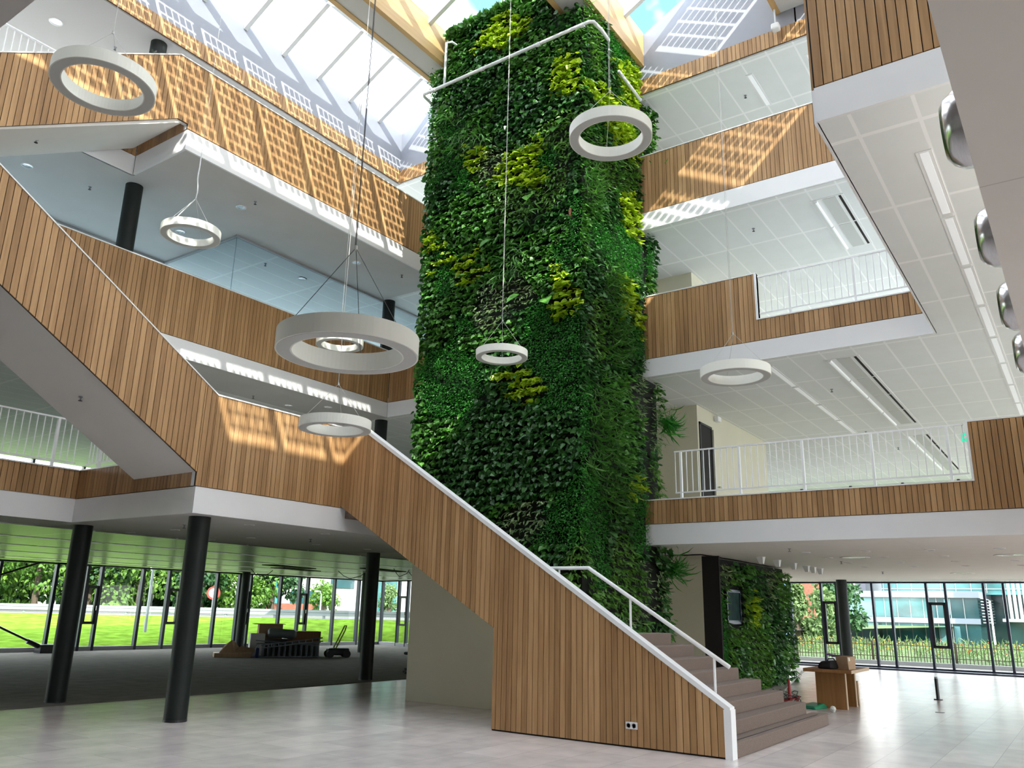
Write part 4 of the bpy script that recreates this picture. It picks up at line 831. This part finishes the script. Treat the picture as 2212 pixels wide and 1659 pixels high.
x, y = pl(606, .15); t = thing('wrapped_bundle', 'grey wrapped roll lying on top of the scaffold pile', 'bundle', (x, y, .75), rz=A32); MB().tube([(-.45, 0, 0), (-.4, 0, 0), (0, 0, -.02), (.35, 0, -.05), (.45, 0, -.05)], [.1, .15, .14, .15, .08], 14).build('roll', M['plastgrey'], t, True, True)
lump('panel_stack', 'brown panels stacked on the right end of the tool pile', 'panels', 652, .5, 1.0, .6, .45, .80, M['tablewood']); lump('grey_crate', 'grey crate under the brown panels of the tool pile', 'crate', 655, .55, .9, .5, 0, .45, M['plastgrey'])
lump('blue_block', 'dark blue block at the left foot of the scaffold frames', 'block', 558, -.35, .1, .2, 0, .30, M['bluepl'])
lump('plywood_sheets', 'flat plywood and cardboard lying left of the tool pile', 'plywood', 515, .1, 1.1, .7, 0, .14, M['edgewood'])
x, y = pl(512, .2); t = thing('cardboard_scrap', 'torn brown cardboard heaped on the plywood', 'cardboard', (x, y, .14), rz=A32); MB().prism([(-.35, -.2, 0), (.1, -.25, 0), (.4, .1, 0), (-.2, .25, 0)], [(-.2, -.1, .22), (.0, -.15, .38), (.1, .0, .34), (-.1, .1, .12)]).prism([(.1, -.2, 0), (.8, -.2, 0), (.8, .2, 0), (.1, .2, 0)], [(.3, -.1, .2), (.7, -.15, .12), (.7, .1, .12), (.3, .1, .15)]).build('body', M['cardboard'], t, True)
t = thing('push_mower', 'low machine with a lime green push handle beside the pile', 'machine', (*pl(715, -.1), 0), rz=A32)
bevel(MB().box(-.35, .35, -.22, .22, .08, .30).build('deck', M['mower'], t, True), .05, 3)
for x in (-.28, .26):
    for y in (-.24, .24): MB().lathe((x, y, .12), [(.0001, -.03), (.12, -.03), (.12, .03), (.0001, .03)], 18, 'Y').build('wheel', M['black'], t, True)
m = MB(); m.tube([(-.1, -.2, .3), (.15, -.2, .85), (.2, -.15, 1.0), (.2, .15, 1.0), (.15, .2, .85), (-.1, .2, .3)], .024, 8); m.build('push_handle', M['limegreen'], t, True)
t = thing('steel_brace', 'pair of black diagonal steel rods bracing the far left glass front', 'brace', (13.8, 27.3, 0))
MB().tube([(10.3, 27.3, 1.66), (13.5, 27.3, .22)], .035, 8).build('lower_rod', M['black'], t); MB().tube([(10.3, 27.3, 1.66), (13.1, 27.3, 2.75)], .035, 8).build('upper_rod', M['black'], t); MB().tube([(13.1, 27.3, .38), (13.7, 27.3, .12)], .075, 8).build('clamp', M['black'], t); MB().box(13.45, 14.1, 27.1, 27.5, 0, .26).build('foot_block', M['black'], t)
t = thing('office_chair', 'black caster foot of an office chair behind the cream stair wall', 'chair', (16.6, 14.5, 0))
for k in range(5):
    a = k*1.257+.5; MB().tube([(16.6, 14.5, .14), (16.6+.3*math.cos(a), 14.5+.3*math.sin(a), .10)], .022, 6).build('leg', M['black'], t); MB().lathe((16.6+.31*math.cos(a), 14.5+.31*math.sin(a), .035), [(.0001, -.02), (.035, -.02), (.035, .02), (.0001, .02)], 12, 'Y').build('caster', M['black'], t)
MB().tube([(16.6, 14.5, .1), (16.6, 14.5, .46)], .03, 8).build('gas_spring', M['black'], t); bevel(MB().box(16.38, 16.82, 14.28, 14.72, .46, .53).build('seat', M['blackcloth'], t), .03); bevel(MB().box(16.78, 16.84, 14.3, 14.7, .6, 1.05).build('backrest', M['blackcloth'], t), .02)
for i, (x, y, w_) in enumerate([(19.5, 24.5, .5), (21.5, 22, .7), (22.4, 19.6, .55), (23.3, 20.2, .5), (20.3, 18.5, .4)]):
    tag(MB().tube([(x-w_, y, Z1-.02), (x-w_*.6, y, Z1-.18), (x, y+.1, Z1-.26), (x+w_*.6, y, Z1-.15), (x+w_, y+.05, Z1-.02)], .012, 5).build('loose_cable', M['darkwire']), 'loop of loose black cable hanging from the metal ceiling of the left hall', 'cable', 'loose ceiling cables')
for i, (x, y) in enumerate([(18.2, 21.5), (19.6, 22.8), (20.5, 19.5)]):
    tag(MB().obox((x, y, Z1-.03), 2.2, .55, .02, .25).build('ceiling_opening', M['dark']), 'open dark slot in the metal ceiling of the left hall', 'ceiling slot', 'open ceiling slots')
tag(MB().poly([(-40, -60), (46, -60), (46, -31), (33, -16.5), (30.9, -7.3), (-6.3, -7.3), (-6.3, 30), (-14, 60), (-40, 60)], -.3, -.12).build('forecourt', M['gravel']), 'paved forecourt outside on the viewer side', 'paving')
# ------------------------------------------------------------------ outside, left
def strip(name, label, cat, A, B, za, zb, m, n=8, kind=None, amp=0):
    mb = MB(); vs = []; k = len(A)
    for i in range(k):
        for j in range(n+1):
            t_ = j/n; vs.append((A[i][0]+(B[i][0]-A[i][0])*t_, A[i][1]+(B[i][1]-A[i][1])*t_, za+(zb-za)*(t_**.8)+random.uniform(-amp, amp)))
    mb.add(vs, [(i*(n+1)+j, (i+1)*(n+1)+j, (i+1)*(n+1)+j+1, i*(n+1)+j+1) for i in range(k-1) for j in range(n)])
    return tag(mb.build(name, m, smooth=True), label, cat, kind=kind)
railp = [(-12, 68), (2, 59), (10.5, 52), (19.5, 43.9), (25.9, 36.8), (31.45, 28.6), (35, 20), (37, 12)]
basep = [(-14, 28.9), (-4, 28.9), (4, 28.7), (12, 28.4), (20.4, 28.0), (28.4, 27.1), (30.9, 20), (31, 12)]
strip('lawn', 'bright green grass bank rising outside the left glass front', 'lawn', basep, railp, -.08, 1.0, M['grass'], 10, amp=.015)
outp = [(-10, 90), (8, 80), (22, 68), (34, 57), (44, 46), (54, 36), (60, 26), (62, 14)]
strip('road', 'road surface beyond the guardrail on top of the grass bank', 'road', railp, outp, 1.0, .9, M['road'], 4)
outp2 = [(-20, 200), (60, 190), (110, 170), (150, 140), (170, 110), (180, 80), (185, 50), (190, 12)]
strip('far_ground', 'ground of the tree belt and offices beyond the road', 'ground', outp, outp2, .9, 1.0, M['earth'], 4)
t = thing('guardrail', 'galvanised road guardrail along the top of the grass bank', 'guardrail', (19.5, 43.9, 1.0)); m = MB(); 
rp = [(-12, 68), (2, 59), (10.5, 52), (15, 48), (19.5, 43.9), (22.7, 40.4), (25.9, 36.8), (28.8, 32.9), (31.45, 28.6), (35, 20)]
for a, b in zip(rp[:-1], rp[1:]):
    d = Vector((b[0]-a[0], b[1]-a[1])); L = d.length; ang = math.atan2(d.y, d.x); cx_, cy_ = (a[0]+b[0])/2, (a[1]+b[1])/2
    for zz in (1.20, 1.36): m.obox((cx_, cy_, zz), L+.1, .06, .12, ang)
    m.obox((cx_, cy_, 1.28), L+.1, .02, .2, ang)
m.build('beam', M['galv'], t)
for a, b in zip(rp[:-1], rp[1:]):
    for q in (.25, .75): x, y = a[0]+(b[0]-a[0])*q, a[1]+(b[1]-a[1])*q; MB().box(x-.05, x+.05, y+.05, y+.15, .9, 1.3).build('post', M['galv'], t)
def tree(label, x, y, z, h, r, m, n=2600, ls=.34, group=None, trunk=.25, shape=0):
    t = thing('tree', label, 'tree', (x, y, z), group)
    MB().tube([(0, 0, 0), (0, 0, h*.35), (.1, .1, h*.75)], [trunk, trunk*.7, trunk*.2], 8).build('trunk', M['bark'], t, True)
    rg = np.random.default_rng(int(abs(x*31+y*17))); nc = 34
    cz = rg.uniform(.12, 1, nc); cr_ = r*(np.sin(np.pi*np.clip(cz*.8+.12, 0, 1))**.7 if shape == 0 else (1.08-cz)**.9); ca = rg.uniform(0, 6.28, nc); q = rg.uniform(.35, .85, nc)
    cc = np.stack([cr_*q*np.cos(ca), cr_*q*np.sin(ca), cz*h*.93], 1); k = rg.integers(0, nc, n); d = rg.normal(0, 1, (n, 3)); d /= np.linalg.norm(d, axis=1)[:, None]
    rad = (r*.36)*(.35+.65*(1-.5*cz[k]*(shape == 1)))[:, None]; P = cc[k]+d*rad*np.array([1, 1, .8])*rg.uniform(.75, 1.05, (n, 1)); P[:, 2] = np.maximum(P[:, 2], h*.06)
    o = d; up_ = np.tile([0, 0, 1.], (n, 1)); sd = np.cross(o, up_)+1e-3; sd /= np.linalg.norm(sd, axis=1)[:, None]
    v, f = leaves(HEART, P, o, sd, rg.uniform(.6, 1.2, n)*ls, rg.normal(.7, .5, n), rg.normal(0, .6, n), rg.normal(0, .6, n))
    mb = MB(); mb.v, mb.f = v, f; mb.build('crown', m, t, True); return t
TL = [(-4, 78, 9, 4.6, 'T_dark'), (7, 75, 9, 4.4, 'T_dark'), (15, 71, 10, 4.4, 'T_mid'), (21, 68, 9, 4.0, 'T_dark'), (25.5, 66, 11, 4.4, 'T_mid'), (30.5, 63.5, 9, 4.2, 'T_mid'), (34, 62.5, 9, 3.6, 'T_dark'), (36.5, 60, 10, 3.9, 'T_mid'), (40.5, 58, 9, 3.6, 'T_dark'), (43, 56.3, 10, 3.2, 'T_mid'), (45.5, 55.6, 9, 2.4, 'T_dark')]
for i, (x, y, h, r, k) in enumerate(TL):
    tree('dark green leafy tree in the belt beyond the guardrail' if k == 'T_dark' else 'sunlit mid green tree in the belt beyond the guardrail', x, y, .9, h, r, M[k], 5200, .30, 'dark trees beyond the guardrail' if k == 'T_dark' else 'sunlit trees beyond the guardrail')
for i, (x, y, h, r) in enumerate([(2, 88, 10, 6), (12, 84, 10, 5.5), (19, 80, 10, 5.5), (26, 77, 10, 5.5), (32, 73, 10, 5), (38, 68, 10, 4.5), (43, 63.5, 10, 3.6)]):
    tree('tall dark tree closing the gaps behind the tree belt', x, y, .9, h, r, M['T_dark'], 9000, .6, 'back row of dark trees')
tree('round pale green tree in front of the white office building', 47.4, 51.5, .9, 2.7, 1.15, M['T_mid'], 1500, .22)
tree('small pale green tree in front of the right end of the white office', 51.1, 47.8, .9, 2.6, .85, M['T_pale'], 1200, .2)
def lamp_post(label, x, y, h, arm, z=.3):
    t = thing('street_lamp', label, 'street lamp', (x, y, z)); MB().tube([(0, 0, 0), (0, 0, 1.2), (0, 0, h)], [.075, .06, .045], 10).build('pole', M['galv'], t, True)
    MB().tube([(0, 0, h), (arm*.3, -arm*.3, h+.25), (arm, -arm, h+.25)], .04, 8).build('arm', M['galv'], t, True); MB().sphere((arm, -arm, h+.22), .12, 10, 0, (1.6, 1, .6)).build('lantern', M['paintwhite'], t, True)
lamp_post('thin grey street lamp pole standing on the grass bank', 20.1, 32.3, 7, .5, 0)
lamp_post('bent white lamp post at the far left beyond the guardrail', 15.9, 50.5, 2.6, .5, 1.0)
lamp_post('small lamp post before the round pale tree', 43.5, 47.6, 1.5, -.25, .95)
t = thing('road_sign', 'round red rimmed white road sign behind the guardrail', 'road sign', (29.4, 41.0, 1.0)); dv = Vector((29.4, 41.0, 0)).normalized()
MB().tube([(0, 0, 0), (0, 0, 1.45)], .03, 8).build('post', M['galv'], t, True)
o = MB().lathe((0, 0, 0), [(.0001, -.02), (.36, -.02), (.36, .0), (.0001, .0)], 28, 'Y').build('red_disc', M['redpaint'], t, True); o.location = (0, 0, 1.2); o.rotation_euler = (0, 0, math.atan2(dv.y, dv.x)-math.pi/2)
o2 = MB().lathe((0, 0, 0), [(.0001, -.03), (.25, -.03), (.25, -.02), (.0001, -.02)], 28, 'Y').build('white_centre', M['paintwhite'], t, True); o2.location = (0, 0, 1.2); o2.rotation_euler = o.rotation_euler
# white office far left
of = thing('office_building', 'white office building with teal window bands seen through the left glass', 'building', (69.5, 71.5, 0), rz=-.77)
MB().box(-9.5, 22, 0, 14, 0, 18).build('walls', M['wallwhite'], of, True)
for x0, x1, z0, z1, k in [(-2.1, .6, 3.7, 17, 'tealdark'), (-6.5, -2.6, 1.2, 3.3, 'tealdark'), (-8.6, -7.6, 1.5, 4.4, 'teal'), (3.4, 5.6, .8, 17, 'teal'), (7.6, 9.2, .8, 17, 'teal'), (12, 14.5, .8, 17, 'teal')]: MB().box(x0, x1, -.12, 0, z0, z1).build('window_band', M[k], of, True)
MB().box(1.0, 3.0, -.4, 0, 0, 18).build('grey_pier', M['panel'], of, True)
for k in range(1, 9): MB().box(-9.5, 22, -.03, 0, k*1.35, k*1.35+.04).build('panel_joint', M['greyframe'], of, True)
tag(MB().obox((52.0, 60.8, 1.35), 4.6, .4, .9, -.70).build('brick_wall', M['brick']), 'low red brick wall in front of the white office', 'wall')
# ------------------------------------------------------------------ outside, right
strip('gravel_strip', 'pale gravel strip directly outside the right glass front', 'gravel', [(30.75, -12), (30.75, 14)], [(33.6, -12), (33.6, 14)], -.05, .0, M['gravel'], 4)
tag(MB().box(33.6, 33.75, -12, 14, -.2, .14).build('kerb', M['outwhite']), 'white concrete kerb between gravel and flower bed', 'kerb')
strip('flower_ground', 'green planted ground behind the stick fence', 'planting', [(33.75, -16), (33.75, 16)], [(46, -16), (46, 18)], .08, .3, M['earth'], 6)
strip('far_field', 'ground sloping down to the glass office at right', 'ground', [(46, -30), (46, 32)], [(140, -60), (140, 80)], .3, -1.6, M['earth'], 8)
fe = thing('stick_fence', 'low fence of thin wooden sticks before the flower bed', 'fence', (34.2, 2, .1)); m = MB(); rr = random.Random(8); y = -6
while y < 12.5:
    m.tube([(34.2+rr.uniform(-.02, .02), y, .1), (34.2+rr.uniform(-.03, .03), y+rr.uniform(-.03, .03), .84+rr.uniform(-.05, .06))], .014, 5); y += rr.uniform(.085, .13)
m.build('sticks', M['stick'], fe); MB().tube([(34.22, -6, .28), (34.22, 12.5, .28)], .012, 5).build('wire_rail', M['stick'], fe); MB().tube([(34.22, -6, .68), (34.22, 12.5, .68)], .012, 5).build('wire_rail', M['stick'], fe)
for y in (-4, -1.2, 1.6, 4.4, 7.2, 10): MB().tube([(34.26, y, 0), (34.26, y, .82)], .045, 8).build('post', M['stick'], fe)
n = 5200; P = np.stack([RNG.uniform(34.6, 45, n), RNG.uniform(-9, 15, n), np.zeros(n)], 1); P[:, 2] = .1+(P[:, 0]-34.6)*.02+RNG.uniform(0, .32, n)
o_ = np.stack([-np.ones(n), RNG.normal(0, .5, n), np.zeros(n)], 1); o_ /= np.linalg.norm(o_, axis=1)[:, None]; sd = np.stack([-o_[:, 1], o_[:, 0], 0*o_[:, 0]], 1)
v, f = leaves(BLADE, P, o_, sd, RNG.uniform(.2, .45, n), RNG.normal(-.9, .4, n), RNG.normal(0, .6, n), RNG.normal(0, 1, n)); mb = MB(); mb.v, mb.f = v, f; tag(mb.build('flower_bed', M['T_pale']), 'tall green stems filling the flower bed behind the stick fence', 'plants', kind='stuff')
for nm, mt, cnt, sd_ in (('yellow_blossoms', 'flower_y', 560, 5), ('orange_blossoms', 'flower_r', 110, 6)):
    rg = np.random.default_rng(sd_); mb = MB()
    for i in range(cnt): x, y = rg.uniform(34.8, 44), rg.uniform(-9, 12); mb.sphere((x, y, .34+(x-34.6)*.02+rg.uniform(0, .22)), rg.uniform(.025, .05), 6, .2, (1, 1, .6))
    tag(mb.build(nm, M[mt]), ('yellow' if 'yel' in nm else 'orange') + ' blossoms scattered over the flower bed', 'flowers', kind='stuff')
tree('feathery pale tree before the brick tower, nearest to the small green wall', 45, 13.1, .3, 3.3, 1.1, M['T_pale'], 2200, .2, shape=1)
tree('pale bushy tree left of the inner column of the right glass front', 46, 12.0, .3, 2.7, 1.0, M['T_pale'], 1800, .2)
tree('darker green tree peeking behind the column of the right glass front', 60, 14.6, .2, 4.6, 1.6, M['T_dark'], 1800, .3)
gb = thing('office_building', 'teal glass office with grey floor bands seen through the right glass', 'building', (105, 17, -1.8))
def gbx(x0, x1, y0, y1, z0, z1, nm, m): return MB().box(x0, x1, y0, y1, z0, z1).build(nm, M[m], gb)
gbx(105.1, 118, 10.8, 24.4, -1.8, 4.5, 'lower_block', 'tealdark'); gbx(104.7, 118.2, 10.6, 24.6, 4.05, 4.75, 'roof_band', 'panel'); gbx(104.8, 105.1, 10.7, 24.5, 1.27, 1.85, 'floor_band', 'panel')
for k in range(10): y = 24.4-k*1.36; gbx(104.95, 105.1, y-.03, y+.03, -1.8, 4.5, 'mullion', 'greyframe')
for y0, y1, z0, z1, k in [(15.9, 21.3, 1.9, 4.05, 'teal'), (21.6, 24.2, 1.9, 4.0, 'tealpale'), (21.2, 24.3, -1.6, 1.2, 'tealpale'), (12.8, 13.4, -1.2, 1.0, 'tealpale'), (14.2, 14.8, -1.2, 1.0, 'tealpale'), (13.6, 14.1, 2.2, 3.9, 'tealpale'), (15.6, 20.8, -1.5, 1.2, 'teal')]: gbx(105.0, 105.12, y0, y1, z0, z1, 'glass_field', k)
gbx(112, 125, -14, 21.8, 4.6, 16, 'upper_block', 'teal'); gbx(118, 135, -20, 10.7, -1.8, 12, 'rear_block', 'tealdark')
for k in range(8): z = 5.2+k*1.25; gbx(111.9, 112, -14, 21.8, z, z+.08, 'upper_joint', 'greyframe')
for k in range(16): y = 21.6-k*1.6; gbx(111.9, 112, y-.03, y+.03, 4.8, 16, 'upper_mullion', 'greyframe')
for k in range(9): z = 1.4+k*.32; gbx(105.2, 117, 10.35, 10.5, z, z+.1, 'louvre', 'outwhite')
for k in range(6): MB().tube([(101.5, 7.9-k*.45, 1.9), (101.5, 7.9-k*.45, 14)], .16, 10).build('white_tube', M['outwhite'], gb)
gbx(101.2, 118, 4, 8.3, 1.6, 1.9, 'tube_sill', 'greyframe'); gbx(104, 104.2, 4, 8, -1.8, 1.6, 'entrance_glass', 'tealdark')
bt_ = thing('brick_tower', 'red brick tower with a glazed slot behind the pale trees', 'building', (108, 29, -1.8))
MB().box(107, 118, 27.9, 31.9, -1.8, 22).build('brick_block', M['brick'], bt_); MB().box(107.2, 118, 26.5, 27.2, -1.8, 22).build('brick_block', M['brick'], bt_); MB().box(107.6, 118, 27.2, 27.9, -1.8, 22).build('glazed_slot', M['tealpale'], bt_)
for k in range(12): MB().box(107.5, 107.6, 27.2, 27.9, k*1.4, k*1.4+.55).build('slot_window', M['teal'], bt_)
MB().box(115, 125, 24.3, 25.6, -1.8, 9).build('pale_annex', M['panel'], bt_)
